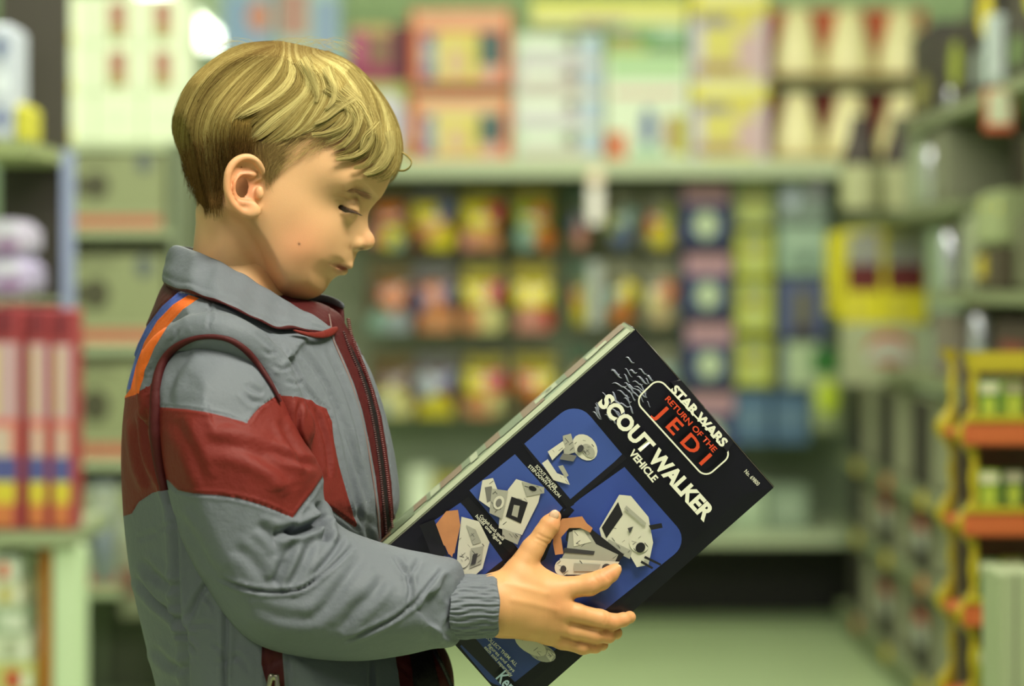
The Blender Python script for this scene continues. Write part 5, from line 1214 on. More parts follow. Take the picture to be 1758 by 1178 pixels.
for k, (a, b, ba, pr, lab) in enumerate([(104, 286, c_(220, 232, 206), [(.08, .6, .92, .66, c_(212, 168, 160)), (.42, .12, .6, .5, c_(86, 104, 156), 'o'), (.0, .0, .25, .26, c_(206, 116, 76)), (.76, .05, 1, .42, c_(192, 190, 92)), (.3, .0, .7, .14, c_(176, 206, 176)), (.05, .8, .95, .95, c_(168, 208, 150)), (.7, .1, .82, .4, c_(160, 112, 100))], 'white and green picture carton with a small blue figure'),
                                       (88, 103, c_(160, 182, 60), [(.5, 0, 1, 1, c_(90, 140, 60))], 'thin yellow green box lying on the white and green picture carton'),
                                       (54, 87, c_(124, 166, 118), [(.05, .1, .4, .5, c_(182, 150, 126)), (.6, .2, .95, .9, c_(170, 200, 170))], 'green flat box lying on the thin yellow green box')]):
    h = (b - a) / F * DT
    goods('game_box', lab, 'box', None, X(1040, DT), X(1182, DT), DT, .2, zc2, zc2 + h, ba, pr); zc2 += h + .0008
goods('game_box', 'pale yellow long box bridging the tops of the whitish stacks', 'box', None, X(912, DT), X(1180, DT), DT + .01, .19, max(zc, zc2) + .0005, max(zc, zc2) + .085, c_(226, 224, 150), [(0, .65, 1, 1, c_(206, 204, 60)), (.3, .05, .6, .3, c_(190, 170, 150))])
zc = TOPZ
for k, (a, b) in enumerate(((149, 284), (-8, 148))):
    h = (b - a) / F * DT; q = .88 if k == 0 else .80
    goods('game_box', '%s yellow and lilac carton in the pair beside the cream bottles' % ('lower', 'upper')[k], 'box', 'yellow and lilac cartons', X(1186, DT), X(1318, DT), DT, .2, zc, zc + h, c_(214, 202, 120),
          [(0, 0, .16, .7, LAV), (.84, 0, 1, .7, c_(206, 184, 196)), (.1, .60, .5, .78, c_(146, 138, 150)), (.2, .32, .8, .56, c_(218, 210, 110)), (.05, .08, .6, .2, c_(168, 138, 108)), (.0, .74, 1, .96, YEL), (.1, .86, .95, .99, CRM), (.6, .1, .9, .5, c_(206, 176, 176))]); zc += h + .0008
# cream pear shaped bottles with orange red caps in yellow trays
def lathe(name, prof, m, parent=None, loc=(0, 0, 0), n=24, smooth=True, sx=1, sy=1):
    V = [(loc[0] + r * math.cos(2 * math.pi * i / n) * sx, loc[1] + r * math.sin(2 * math.pi * i / n) * sy, loc[2] + z) for r, z in prof for i in range(n)]
    Q = [(j * n + i, j * n + (i + 1) % n, (j + 1) * n + (i + 1) % n, (j + 1) * n + i) for j in range(len(prof) - 1) for i in range(n)]
    return np_mesh(name, V, Q, m, parent, smooth)
M_CRB = mat('cream_plastic', srgb(238, 230, 172), .35); M_CAP = mat('orange_red_card', srgb(206, 84, 30), .5); M_OCH = c_(160, 124, 28); M_DRD = c_(112, 26, 14)
def pear(name, label, px, d, zb, hp, wp, grp):
    s = d / F; hgt = hp * s; r = wp * s / 2; t = empty(name, (X(px, d), d + r, zb), label, 'bottle', grp)
    lathe('bottle_body', [(0.0, 0), (r * .94, 0), (r, hgt * .08), (r * .98, hgt * .25), (r * .86, hgt * .45), (r * .68, hgt * .62), (r * .58, hgt * .78), (r * .48, hgt * .9), (r * .3, hgt * .98), (0, hgt)], M_CRB, t, (X(px, d), d + r, zb), sy=.7)
    lathe('bottle_emblem', [(0, 0), (r * .3, .001), (r * .3, .0)], c_(186, 196, 170), t, (X(px, d), d + r, zb + hgt * .32), 8)
    return t
zc = TOPZ
for row, (bot, hp) in enumerate(((276, 122), (140, 128))):
    zb = TOPZ + .004 if row == 0 else TOPZ + .004 + 139 / F * DT
    tr = empty('display_tray', (X(1466, DT), DT, zb), '%s ochre display tray holding cream bottles' % ('lower', 'upper')[row], 'tray', 'ochre bottle trays')
    a, b = X(1322, DT), X(1606, DT); zz = zb
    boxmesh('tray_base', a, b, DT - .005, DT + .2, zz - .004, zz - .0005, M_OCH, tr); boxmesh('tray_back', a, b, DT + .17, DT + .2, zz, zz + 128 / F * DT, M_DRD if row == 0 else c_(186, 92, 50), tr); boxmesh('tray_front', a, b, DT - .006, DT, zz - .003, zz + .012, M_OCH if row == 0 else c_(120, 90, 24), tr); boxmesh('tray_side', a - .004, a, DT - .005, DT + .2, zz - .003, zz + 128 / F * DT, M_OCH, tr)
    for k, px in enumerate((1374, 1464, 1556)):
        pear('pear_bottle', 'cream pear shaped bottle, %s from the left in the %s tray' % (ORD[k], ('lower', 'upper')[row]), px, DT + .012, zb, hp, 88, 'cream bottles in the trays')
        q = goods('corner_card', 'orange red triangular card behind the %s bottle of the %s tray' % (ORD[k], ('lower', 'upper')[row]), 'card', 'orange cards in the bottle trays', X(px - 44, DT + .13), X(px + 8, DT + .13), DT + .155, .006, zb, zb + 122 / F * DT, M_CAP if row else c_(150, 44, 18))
# ---- hanging bags on hooks
M_CLEAR = [mat('pouch_%d' % i, srgb(*c), .25, coat=.5) for i, c in enumerate([(206, 190, 16), (188, 100, 20), (176, 36, 26), (190, 166, 120), (130, 160, 150), (200, 130, 120), (66, 84, 130), (140, 150, 14), (214, 206, 140), (84, 50, 24), (44, 64, 28), (150, 160, 172), (200, 132, 90), (96, 26, 36)])]
def bag(name, label, cat, grp, px, py0, py1, w, d, head, body, spots):
    s = d / F; xc = X(px, d); zt, zb = Zp(py0, d), Zp(py1, d); hw = w * s / 2; hh = (zt - zb) * .30
    t = empty(name, (xc, d, zb), label, cat, grp)
    goods('header_card', None, None, None, xc - hw, xc + hw, d, .004, zt - hh, zt, head[0], [(.08, .15, .92, .8, head[1]), (.42, .55, .58, .75, c_(30, 26, 26), 'o')], parent=t, bev=.001)
    n, m = 10, 10; V = []; zt2 = zt - hh; H2 = zt2 - zb
    for sg in (-1, 1):
        for j in range(m + 1):
            for i in range(n + 1):
                u, v = i / n * 2 - 1, j / m; b = (1 - u ** 4) * math.sin(math.pi * min(1, v * 1.0) ** .8) * .022 + .001
                V.append((xc + u * hw * (1 - .04 * math.sin(v * 9)), d + .003 + sg * b, zt2 - v * H2))
    Q = []
    for s2 in range(2):
        o = s2 * (n + 1) * (m + 1)
        for j in range(m):
            for i in range(n):
                k = o + j * (n + 1) + i; q = (k, k + n + 1, k + n + 2, k + 1); Q.append(q if s2 == 0 else q[::-1])
    mats = [body]; mi = []
    for q in Q:
        c = np.mean([V[k] for k in q], axis=0); u = (c[0] - xc) / hw * .5 + .5; v = (c[2] - zb) / H2; z = 0
        for (su, sv, sr, sm) in spots:
            if math.hypot(u - su, (v - sv) * 1.1) < sr:
                if sm not in mats: mats.append(sm)
                z = mats.index(sm)
        mi.append(z)
    np_mesh('pouch', V, Q, mats, t, True, midx=mi)
    return t
def hook(px, py, d, what='a bag', grp='hooks of the back shelving'):
    o = boxmesh('peg_hook', X(px, d) - .002, X(px, d) + .002, d - .03, PANEL, Zp(py, d) - .004, Zp(py, d), M_STEEL); tag(o, 'steel hook holding ' + what, 'hook', grp); return o
HEADS = {0: (c_(58, 56, 30), c_(96, 76, 26)), 1: (c_(64, 50, 46), c_(96, 96, 96)), 2: (c_(50, 32, 44), c_(150, 140, 20)), 3: (c_(96, 76, 24), c_(150, 140, 24)), 4: (c_(46, 58, 44), c_(70, 104, 78)), 5: (c_(84, 84, 62), c_(124, 124, 98))}
COLN = ['nearest the child’s face', 'second from the child’s face', 'third from the child’s face', 'left of the grey upright', 'right of the grey upright', 'second right of the upright', 'left of the blue cards']
def sp(*a): return [(u, v, r, M_CLEAR[i]) for u, v, r, i in a]
SPOT = {(0, 0): sp((.5, .85, .3, 1), (.6, .25, .32, 0), (.2, .3, .2, 5), (.7, .15, .15, 4)), (0, 1): sp((.3, .2, .3, 4), (.7, .2, .3, 11), (.6, .7, .3, 1)), (0, 2): sp((.5, .25, .45, 8), (.3, .2, .2, 11)),
        (1, 0): sp((.65, .25, .36, 0), (.4, .5, .3, 12), (.3, .8, .3, 0), (.8, .85, .2, 6)), (1, 1): sp((.6, .2, .4, 12), (.5, .7, .3, 1), (.2, .6, .2, 6), (.85, .75, .2, 6)), (1, 2): sp((.5, .15, .38, 0), (.3, .7, .3, 11), (.8, .8, .2, 6)),
        (2, 0): sp((.4, .75, .42, 0), (.85, .85, .28, 2), (.2, .15, .3, 5), (.6, .2, .3, 12)), (2, 1): sp((.35, .85, .34, 0), (.85, .85, .3, 2), (.6, .25, .36, 8), (.25, .25, .25, 12)), (2, 2): sp((.3, .75, .34, 0), (.8, .8, .34, 2), (.4, .2, .36, 12), (.75, .3, .2, 8)),
        (3, 0): sp((.5, .8, .44, 7), (.35, .25, .28, 4), (.8, .25, .26, 1), (.7, .8, .2, 1)), (3, 1): sp((.5, .75, .45, 0), (.5, .2, .38, 5), (.85, .3, .2, 2)), (3, 2): sp((.5, .7, .45, 1), (.7, .8, .25, 0), (.3, .2, .3, 9))}
BASEC = [M_CLEAR[9], M_CLEAR[13], M_CLEAR[9], M_CLEAR[10]]
rows = ((318, 428), (448, 570), (604, 716)); RN = ('top', 'middle', 'bottom')
for c, px in enumerate((668, 744, 828, 914)):
    for r, (a, b) in enumerate(rows):
        bag('toy_bag', 'multicoloured toy bag in the %s row, %s' % (RN[r], COLN[c]), 'bag', 'toy bags on the hooks', px + (4 if r == 2 else 0), a, b, 74, 7.66, HEADS[[0, 1, 2, 3][c]], BASEC[c], SPOT[(c, r)]); hook(px, a + 6, 7.66, 'the %s row toy bag, %s' % (RN[r], COLN[c]))
for c, (px, w) in enumerate(((996, 36), (1066, 62), (1134, 58))):
    for r, (a, b) in enumerate(((322, 428), (446, 560), (590, 700))):
        k = (c * 3 + r) % 5
        bag('toy_bag', '%s toy bag in the %s row, %s' % (('narrow', 'olive', 'greenish')[c], RN[r], COLN[4 + c]), 'bag', 'small toy bags on the hooks', px, a, b, w, 7.66, HEADS[[4, 5, 5][c]], c_(92, 88, 60) if c < 2 else c_(126, 124, 108), sp((.5, .3, .3, [5, 0, 3, 6, 1][k]), (.7, .75, .26, [10, 7, 1, 4, 0][k]), (.25, .6, .2, [6, 1, 8, 7, 4][k]))); hook(px, a + 6, 7.66, 'the %s row toy bag, %s' % (RN[r], COLN[4 + c]))
# hooks between the bags, their pale glare painted as strips and a button
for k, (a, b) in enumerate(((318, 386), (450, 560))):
    t = empty('hook_tag', (X(1022, 7.46), 7.46, Zp(b, 7.46)), '%s strip of painted pale glare on a hook right of the grey upright' % ('upper', 'lower')[k], 'tag', 'painted glare strips')
    boxmesh('glare_strip', X(1009, 7.5), X(1033, 7.5), 7.46, 7.466, Zp(b, 7.5), Zp(a, 7.5), mat('painted_glare', srgb(*((250, 244, 236) if k == 0 else (170, 176, 168))), .2, coat=.6), t, .002)
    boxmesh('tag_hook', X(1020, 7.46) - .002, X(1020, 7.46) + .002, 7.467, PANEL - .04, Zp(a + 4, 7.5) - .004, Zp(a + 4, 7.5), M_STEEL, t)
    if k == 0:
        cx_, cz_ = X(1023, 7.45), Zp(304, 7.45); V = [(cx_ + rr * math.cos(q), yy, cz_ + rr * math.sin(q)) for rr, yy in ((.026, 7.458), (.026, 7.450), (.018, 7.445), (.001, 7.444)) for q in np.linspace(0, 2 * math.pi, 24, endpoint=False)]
        np_mesh('glare_button', V, [(a2 * 24 + b2, a2 * 24 + (b2 + 1) % 24, (a2 + 1) * 24 + (b2 + 1) % 24, (a2 + 1) * 24 + b2) for a2 in range(3) for b2 in range(24)], mat('glare_button', srgb(252, 228, 200), .2, coat=.6), t)
for r, (a, b) in enumerate(((306, 420), (430, 540), (548, 660), (668, 778))):
    gpx('carded_toy', 'navy card with pink band and pale disc, %s from the top of its column' % ORD[r], 'card', 'navy carded toys', 1168 + 3 * r, 1256 + 3 * r, a, b, 7.62, .02, c_(38, 50, 96), [(.06, .62, .94, .93, c_(176, 136, 144)), (.28, .10, .72, .50, c_(186, 206, 176), 'o'), (.40, .2, .6, .40, c_(208, 218, 150), 'o'), (0, .93, 1, 1, c_(52, 34, 56))]); hook(1212 + 3 * r, a + 5, 7.64, 'the %s navy card' % ORD[r])
for r, (a, b) in enumerate(((306, 388), (398, 476), (482, 572), (584, 664))):
    gpx('carded_toy', 'yellow green card, %s from the top of the column beside the navy cards' % ORD[r], 'card', 'yellow green carded toys', 1262, 1328, a, b, 7.62, .02, c_(*((150, 158, 104) if r == 0 else (168, 172, 34))), [(.15, .1, .85, .5, c_(184, 194, 110)), (.2, .62, .8, .92, c_(166, 178, 120)), (.35, .5, .6, .68, c_(150, 120, 50))]); hook(1295, a + 5, 7.64, 'the %s yellow green card' % ORD[r])
for r, (a, b, base, pr, lab) in enumerate([(304, 382, c_(130, 146, 134), [(.1, .3, .45, .8, c_(196, 206, 224), 'o'), (.6, .55, .95, .95, c_(190, 184, 206), 'o')], 'grey green pack with two pale lights, top of the last column'), (388, 472, c_(142, 168, 144), [(.1, .55, .9, .9, c_(160, 184, 160)), (.4, .2, .7, .44, c_(96, 116, 104), 'o')], 'pale green pack with a dark spot, second in the last column'),
                                         (480, 580, c_(78, 88, 126), [(.35, .2, .65, .8, c_(110, 104, 72)), (.3, 0, .7, .2, c_(44, 34, 56))], 'blue pack with an olive figure, third in the last column'), (586, 668, c_(62, 74, 104), [(.15, .05, .85, .97, c_(178, 196, 156))], 'blue pack with a large pale window, lowest in the last column')]):
    gpx('carded_toy', lab, 'pack', 'packs in the last column', 1336, 1420, a, b, 7.60, .03, base, pr); hook(1378, a + 5, 7.62, 'the pack %s' % lab.split(', ')[1])
# goods on the base shelf
for k, (a, b, top, cc) in enumerate([(1100, 1176, 842, (150, 168, 140)), (1180, 1246, 846, (128, 144, 124)), (1250, 1316, 832, (158, 178, 146)), (1320, 1388, 838, (134, 152, 128)), (700, 742, 806, (206, 218, 190)), (744, 790, 820, (170, 160, 70)), (796, 900, 846, (146, 158, 126)), (904, 1000, 850, (126, 140, 116))]):
    gpx('toy_carton', '%s low carton on the bottom shelf, %s' % (('pale', 'grey green', 'light green', 'dull green', 'whitish', 'ochre', 'sage', 'dark sage')[k], ('left of the grey green one', 'second from the right group', 'beside the last one', 'at the right end', 'behind the open jacket', 'beside the whitish one', 'left of the toy box', 'behind the toy box')[k]), 'box', None, a, b, top, 926, 7.56, .2, c_(*cc), [(.15, .3, .85, .75, c_(min(cc[0] + 24, 255), min(cc[1] + 24, 255), min(cc[2] + 24, 255)))], z0=.3005)
for k, px in enumerate((1260, 1328)):
    gpx('plastic_bin', '%s blue bin under the yellow green cards' % ('left', 'right')[k], 'bin', 'blue bins', px, px + 62, 674, 762, 7.62, .12, c_(74, 104, 134), [(.1, .3, .9, .7, c_(96, 124, 146))])
# ================= left unit: khaki tool cartons under white cartons
DL = 6.0
g = empty('shelf_unit', (X(170, DL), DL + .3, 0), 'pale shelving unit with khaki cartons behind the child', 'shelving')
xa, xb = X(56, DL), X(292, DL)
boxmesh('back_panel', xa, xb, DL + .36, DL + .39, 0, 1.46, c_(96, 104, 82), g)
zs = []
for py in (243, 393, 592, 790, 1010):
    z = Zp(py, DL); zs.append(z)
    boxmesh('shelf_board', xa, xb, DL, DL + .36, z - .022, z, M_SHELF if py != 393 else c_(168, 178, 140), g, .003)
for px in (134, ): boxmesh('upright', X(px, DL) - .012, X(px, DL) + .012, DL + .33, DL + .36, 0, 1.42, M_LTP, g)
boxmesh('upright', xa - .02, xa, DL, DL + .38, 0, 1.42, c_(150, 160, 128), g); boxmesh('upright', xb, xb + .02, DL, DL + .38, 0, 1.42, c_(120, 130, 104), g)
KH = c_(138, 144, 106); REDB = c_(190, 104, 84); DKP = c_(70, 68, 48)
for k, (zz, hpx, w) in enumerate([(zs[1], 132, 'topmost'), (zs[2], 155, 'second'), (zs[3], 165, 'third'), (zs[4], 170, 'fourth')]):
    goods('tool_carton', 'khaki carton with a dark tool printed on it, %s in the shelves behind the child' % w, 'box', 'khaki tool cartons', X(64, DL), X(284, DL), DL + .01, .28, zz + .0005, zz + .0005 + hpx / F * DL, KH, [(.06, .03, .96, .16, REDB), (.02, .46, .42, .66, DKP), (.34, .38, .56, .74, DKP, 'o'), (.76, .74, .9, .98, c_(92, 98, 100), 'o'), (.1, .88, .6, .95, c_(116, 120, 88)), (.0, .17, 1, .22, c_(160, 164, 126))])
WHT = c_(222, 232, 202)
for r in range(3):
    zz = zs[0] + .0005 + r * (84 / F * DL)
    for k, (a, b) in enumerate(((52, 160), (162, 239), (241, 316))):
        pr = [(.38, .1, .62, .95, c_(196, 160, 110)), (.42, .35, .6, .7, c_(84, 92, 130), 'o'), (.3, .0, .66, .24, c_(206, 190, 70))] if k == 0 else [(.28, .12, .72, .86, c_(176, 128, 104)), (.3, .1, .6, .35, c_(150, 150, 90)), (.4, .5, .66, .8, c_(150, 104, 92), 'o')]
        if r == 0 and k: pr = [(.2, .3, .8, .7, c_(214, 226, 196))]
        goods('white_carton', 'white picture carton, %s column, %s row of the stack on the khaki shelves' % (('left', 'middle', 'right')[k], ('bottom', 'middle', 'top')[r]), 'box', 'white cartons stacked at the top left', X(a, DL), X(b, DL), DL + .01, .26, zz, zz + 83 / F * DL, WHT, pr)
for k, (px, py0, py1, hc, bc, lab) in enumerate([(178, 830, 1000, c_(150, 162, 160), c_(124, 134, 136), 'grey blue bag hanging beside the pale post'), (228, 880, 1060, c_(146, 150, 124), c_(126, 128, 108), 'grey bag hanging near the child’s back')]):
    bag('hanging_bag', lab, 'bag', None, px, py0, py1, 44, 5.6, (hc, c_(170, 176, 160)), bc, [(.5, .5, .26, c_(112, 60, 58) if k else c_(112, 122, 140))])
    o = boxmesh('peg_hook', X(px, 5.6) - .002, X(px, 5.6) + .002, 5.57, DL + .36, Zp(py0 + 8, 5.6) - .004, Zp(py0 + 8, 5.6), M_STEEL); tag(o, 'steel hook holding the %s' % lab, 'hook', 'hooks at the lower left')
for k, (px, py0, py1, bc) in enumerate([(308, 318, 430, c_(96, 104, 86)), (306, 450, 560, c_(84, 96, 110))]):
    bag('toy_bag', '%s dark bag between the khaki cartons and the child’s neck' % ('upper', 'lower')[k], 'bag', 'bags left of the child', px, py0, py1, 40, 7.66, HEADS[5], bc, sp((.5, .3, .3, 3 - k))); hook(px, py0 + 6, 7.66, 'the %s dark bag behind the neck' % ('upper', 'lower')[k])
# ================= near left shelf with long red boxes
DN = 4.4
g = empty('side_shelf', (X(20, DN), DN + .2, 0), 'shelving at the left edge holding the tall red boxes', 'shelving')
z9 = Zp(912, DN); xe = X(128, DN)
boxmesh('shelf_board', X(-80, DN), xe, DN, DN + .4, z9 - .03, z9, c_(150, 160, 126), g, .003)
boxmesh('pale_post', X(86, DN), X(136, DN), DN + .02, DN + .10, 0, z9 - .03, c_(204, 222, 186), g, .006)
boxmesh('orange_post', X(58, DN), X(84, DN), DN + .05, DN + .10, 0, z9 - .03, c_(188, 120, 36), g, .006)
zt = Zp(238, DN)
boxmesh('upper_shelf', X(-80, DN), X(42, DN), DN + .05, DN + .4, zt - .03, zt, c_(150, 160, 110), g, .003)
boxmesh('back_panel', X(-80, DN), X(46, DN), DN + .40, DN + .42, 0, 1.75, c_(62, 56, 48), g)
boxmesh('blue_post', X(42, DN), X(58, DN), DN + .36, DN + .42, z9, zt, c_(150, 160, 196), g)
z5 = Zp(512, DN); boxmesh('shelf_board', X(-80, DN), X(40, DN), DN + .05, DN + .4, z5 - .012, z5, c_(150, 156, 130), g, .003)
RB = c_(166, 62, 70); 
for k, (a, b) in enumerate(((-38, 36), (42, 82), (84, 124))):
    pr = [(.15, .50, .9, .84, c_(196, 160, 170)), (.3, .52, .45, .82, c_(206, 190, 120)), (.18, .22, .88, .5, c_(214, 120, 112)), (.3, .26, .75, .46, c_(204, 180, 170)), (.12, .22, .9, .33, c_(80, 84, 150)), (.2, .12, .85, .22, c_(214, 196, 60)), (.2, .02, .8, .12, c_(206, 120, 70)), (.2, .88, .8, .99, c_(120, 34, 48))]
    goods('long_toy_box', 'tall red toy box, %s at the left edge of the photo' % ('cut off by the frame', 'middle one', 'nearest the khaki cartons')[k], 'box', 'tall red boxes', X(a, DN), X(b, DN), DN + .01, .1, z9 + .0005, Zp(527 + 2 * k, DN), RB, pr)
for k, (a, b, y0, y1, cc) in enumerate([(-40, 46, 512, 442, (180, 170, 206)), (-40, 40, 440, 376, (196, 188, 214))]):
    gpx('soft_pack', '%s lilac soft pack above the tall red boxes' % ('lower', 'upper')[k], 'pack', 'lilac packs', a, b, y1, y0, DN + .12, .2, c_(*cc), [(.4, .1, .9, .5, c_(150, 120, 160), 'o'), (.3, .6, .9, .9, c_(220, 220, 240), 'o')], z0=(z5 + .0005 if k == 0 else z5 + .001 + 69 / F * (DN + .12)), bev=.02)
for k, (a, b, y0, cc) in enumerate([(-40, 22, 40, (186, 192, 206)), (24, 46, 176, (196, 190, 60))]):
    gpx('soft_pack', ('tall white and blue pack at the upper left corner', 'small yellow pack beside the white cartons')[k], 'pack', None, a, b, y0, 238, DN + .12, .15, c_(*cc), [(.5, .1, .9, .3, c_(120, 130, 170), 'o'), (.5, .4, .9, .6, c_(220, 226, 236), 'o'), (.5, .7, .9, .9, c_(120, 130, 160), 'o')] if k == 0 else [], z0=zt + .0005, bev=.01)
zq = Zp(1178, DN) - .02
boxmesh('lower_shelf', X(-80, DN), X(56, DN), DN, DN + .3, zq - .02, zq, c_(150, 160, 126), g, .003)
st = zq
for k, (hp, cc, pc2, lab) in enumerate([(56, (196, 196, 120), (190, 60, 44), 'yellow carton with a red mark at the lower left corner'), (48, (206, 214, 190), (170, 176, 150), 'whitish carton above the yellow one at the lower left'), (50, (160, 178, 150), (214, 222, 206), 'sage carton above the whitish one at the lower left'), (40, (206, 206, 176), (190, 176, 90), 'cream carton above the sage one at the lower left'), (44, (190, 204, 186), (204, 84, 50), 'pale carton with orange end, topmost at the lower left')]):
    h = hp / F * DN; goods('small_carton', lab, 'box', None, X(-40, DN), X(55 - 6 * k, DN), DN + .01, .16, st + .0005, st + h, c_(*cc), [(.5, .2, .75, .8, c_(*pc2)), (.8, .2, .95, .7, c_(230, 232, 220))]); st += h
# ================= right-hand shelving, running towards the camera
XR = 1.0
g = empty('aisle_shelving', (XR + .2, 5.6, 0), 'pale green shelving along the right side of the aisle', 'shelving')
M_SR = mat('sage_shelf', srgb(126, 134, 100), .5); M_KHR = c_(158, 162, 128)
y0r, y1r = 3.4, 7.42
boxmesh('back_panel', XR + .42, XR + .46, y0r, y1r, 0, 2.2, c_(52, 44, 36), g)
for z, a, b in ((.10, y0r, y1r), (.35, y0r, y1r), (.555, y0r, y1r), (.845, 4.6, 6.5), (.98, 6.78, 7.42), (1.05, y0r, 5.8), (1.26, 5.5, y1r), (1.475, y0r, 6.2)):
    boxmesh('shelf_board', XR, XR + .42, a, b, z - .028, z, M_SR, g, .003)
boxmesh('base_plinth', XR + .03, XR + .42, y0r, y1r, 0, .072, M_SR, g)
for y in (7.40, 6.42, 5.5, 4.6, 3.7): boxmesh('upright', XR + .38, XR + .42, y - .02, y + .02, 0, 1.9, M_SR, g)
def sidepack(name, label, cat, grp, y, wy, z0, z1, depth, base, prints=(), x=XR + .015, bev=.01):
    """pack whose face looks into the aisle (towards -x); prints in fractions along y and z"""
    bm = bmesh.new(); bmesh.ops.create_cube(bm, size=1)
    for v in bm.verts: v.co = Vector((x + depth / 2 + v.co.x * depth, y + v.co.y * wy, (z0 + z1) / 2 + v.co.z * (z1 - z0)))
    bmesh.ops.bevel(bm, geom=bm.edges[:], offset=min(bev, .2 * depth), segments=2, affect='EDGES'); mats = [base]
    for k, (u0, v0, u1, v1, m, shp) in enumerate(prints):
        if m not in mats: mats.append(m)
        cy, cz, ry, rz = y - wy / 2 + (u0 + u1) / 2 * wy, z0 + (v0 + v1) / 2 * (z1 - z0), (u1 - u0) / 2 * wy, (v1 - v0) / 2 * (z1 - z0)
        pts = [(cy + ry * math.cos(t), cz + rz * math.sin(t)) for t in np.linspace(0, 2 * math.pi, 18, endpoint=False)] if shp == 'o' else [(cy - ry, cz - rz), (cy + ry, cz - rz), (cy + ry, cz + rz), (cy - ry, cz + rz)]
        f = bm.faces.new([bm.verts.new((x - .0008 * (k + 1), a, b)) for a, b in pts]); f.material_index = mats.index(m)
    me = bpy.data.meshes.new(name); bm.to_mesh(me); bm.free(); return tag(link_mesh(name, me, mats), label, cat, grp)
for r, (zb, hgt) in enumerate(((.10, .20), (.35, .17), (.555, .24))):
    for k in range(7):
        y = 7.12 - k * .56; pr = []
        pr = [(.0, .05, 1, .95, c_(40, 32, 28), 'r')]; sidepack('khaki_pack', 'khaki pack, %s row of right shelving, %s from the far end' % (('bottom', 'second', 'third')[r], ORD[k] if k < 8 else 'ninth'), 'pack', 'khaki packs on the right shelving', y, .28, zb + .0005, zb + hgt, .062, M_KHR, pr + ([(.2, .55, .8, .8, c_(170, 62, 40), 'o'), (.2, .35, .8, .65, c_(176, 178, 166), 'o')] if k in (1, 2) and r < 2 else []))  # dark aisle faces paint in the shaded gaps between packs
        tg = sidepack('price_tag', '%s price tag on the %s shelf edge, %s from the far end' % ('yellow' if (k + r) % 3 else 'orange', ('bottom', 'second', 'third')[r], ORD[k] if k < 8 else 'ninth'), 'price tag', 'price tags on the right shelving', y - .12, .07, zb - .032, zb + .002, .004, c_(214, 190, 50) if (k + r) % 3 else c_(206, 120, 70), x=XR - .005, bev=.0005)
# goods facing the camera at the far end of the right shelving
goods('logo_carton', 'large khaki carton with a round red and white emblem, below the red and yellow boxes', 'box', None, X(1452, 6.5), X(1592, 6.5), 6.52, .12, .555 + .241, Zp(556, 6.5), M_KHR, [(.26, .30, .82, .86, c_(176, 80, 56), 'o'), (.26, .26, .82, .72, c_(176, 180, 166), 'o'), (.34, .3, .74, .44, c_(150, 90, 70), 'o')])
zz = Zp(556, 6.5) + .0006
for k, (a, b) in enumerate(((1452, 1518), (1520, 1596))):
    goods('drink_carton', '%s yellow box with dark red band on the emblem carton' % ('left', 'right')[k], 'box', 'yellow and red boxes', X(a, 6.5), X(b, 6.5), 6.53, .1, zz, Zp(392, 6.5), c_(206, 196, 30), [(.08, .34, .94, .68, c_(96, 24, 24)), (.1, .62, .5, .95, c_(150, 152, 150)), (.56, .62, .9, .98, c_(160, 160, 170)), (.2, .05, .45, .25, c_(190, 180, 60))])
goods('yellow_panel_box', 'narrow bright yellow box left of the yellow and red boxes', 'box', None, X(1426, 7.0), X(1462, 7.0), 7.0, .12, .9805, Zp(400, 7.0), c_(206, 196, 20), [(.1, .1, .9, .3, c_(186, 170, 20))])
def jug(px, label):
    d = 6.3; zb = 1.2605; t = empty('jug', (X(px, d), d + .05, zb), label, 'jug', 'dark jugs'); r = 34 / F * d
    lathe('jug_body', [(0, 0), (r, 0), (r, .13), (r * .96, .15), (r * .62, .2), (r * .5, .24), (r * .5, .25), (0, .25)], c_(48, 38, 30), t, (X(px, d), d + .07, zb)); lathe('jug_label', [(r * 1.01, .005), (r * 1.012, .01), (r * 1.012, .118), (r * 1.01, .12)], c_(158, 160, 120), t, (X(px, d), d + .07, zb)); return t
jug(1484, 'dark jug with a khaki label standing before the lower cream bottles'); jug(1556, 'dark jug with a khaki label, right of the other jug')
M_SIL = mat('bright_can', srgb(206, 206, 220), .18, .6)
for k, (px, pt, pb, d) in enumerate([(1582, 246, 352, 5.9), (1632, 392, 470, 5.66), (1657, 530, 606, 5.3), (1600, 150, 200, 5.6)]):
    r = 17 / F * d; zb = Zp(pb, d); zb = [1.2605, 1.0505, .8455, 1.4755][k]; t = empty('spray_can', (X(px, d), d, zb), 'silvery can on the right shelving, %s' % ('beside the dark jugs', 'right of the yellow and red boxes', 'above the yellow display racks', 'on the highest shelf')[k], 'can', 'silvery cans')
    hgt = Zp(pt, d) - zb
    xx = max(X(px, d), XR + r + .005)
    lathe('can_body', [(0, 0), (r, 0), (r, hgt * .86), (r * .7, hgt * .92), (r * .4, hgt * .93), (0, hgt * .93)], M_SIL, t, (xx, d, zb)); lathe('can_cap', [(0, hgt * .93), (r * .5, hgt * .93), (r * .5, hgt), (0, hgt)], c_(150, 120, 110), t, (xx, d, zb))
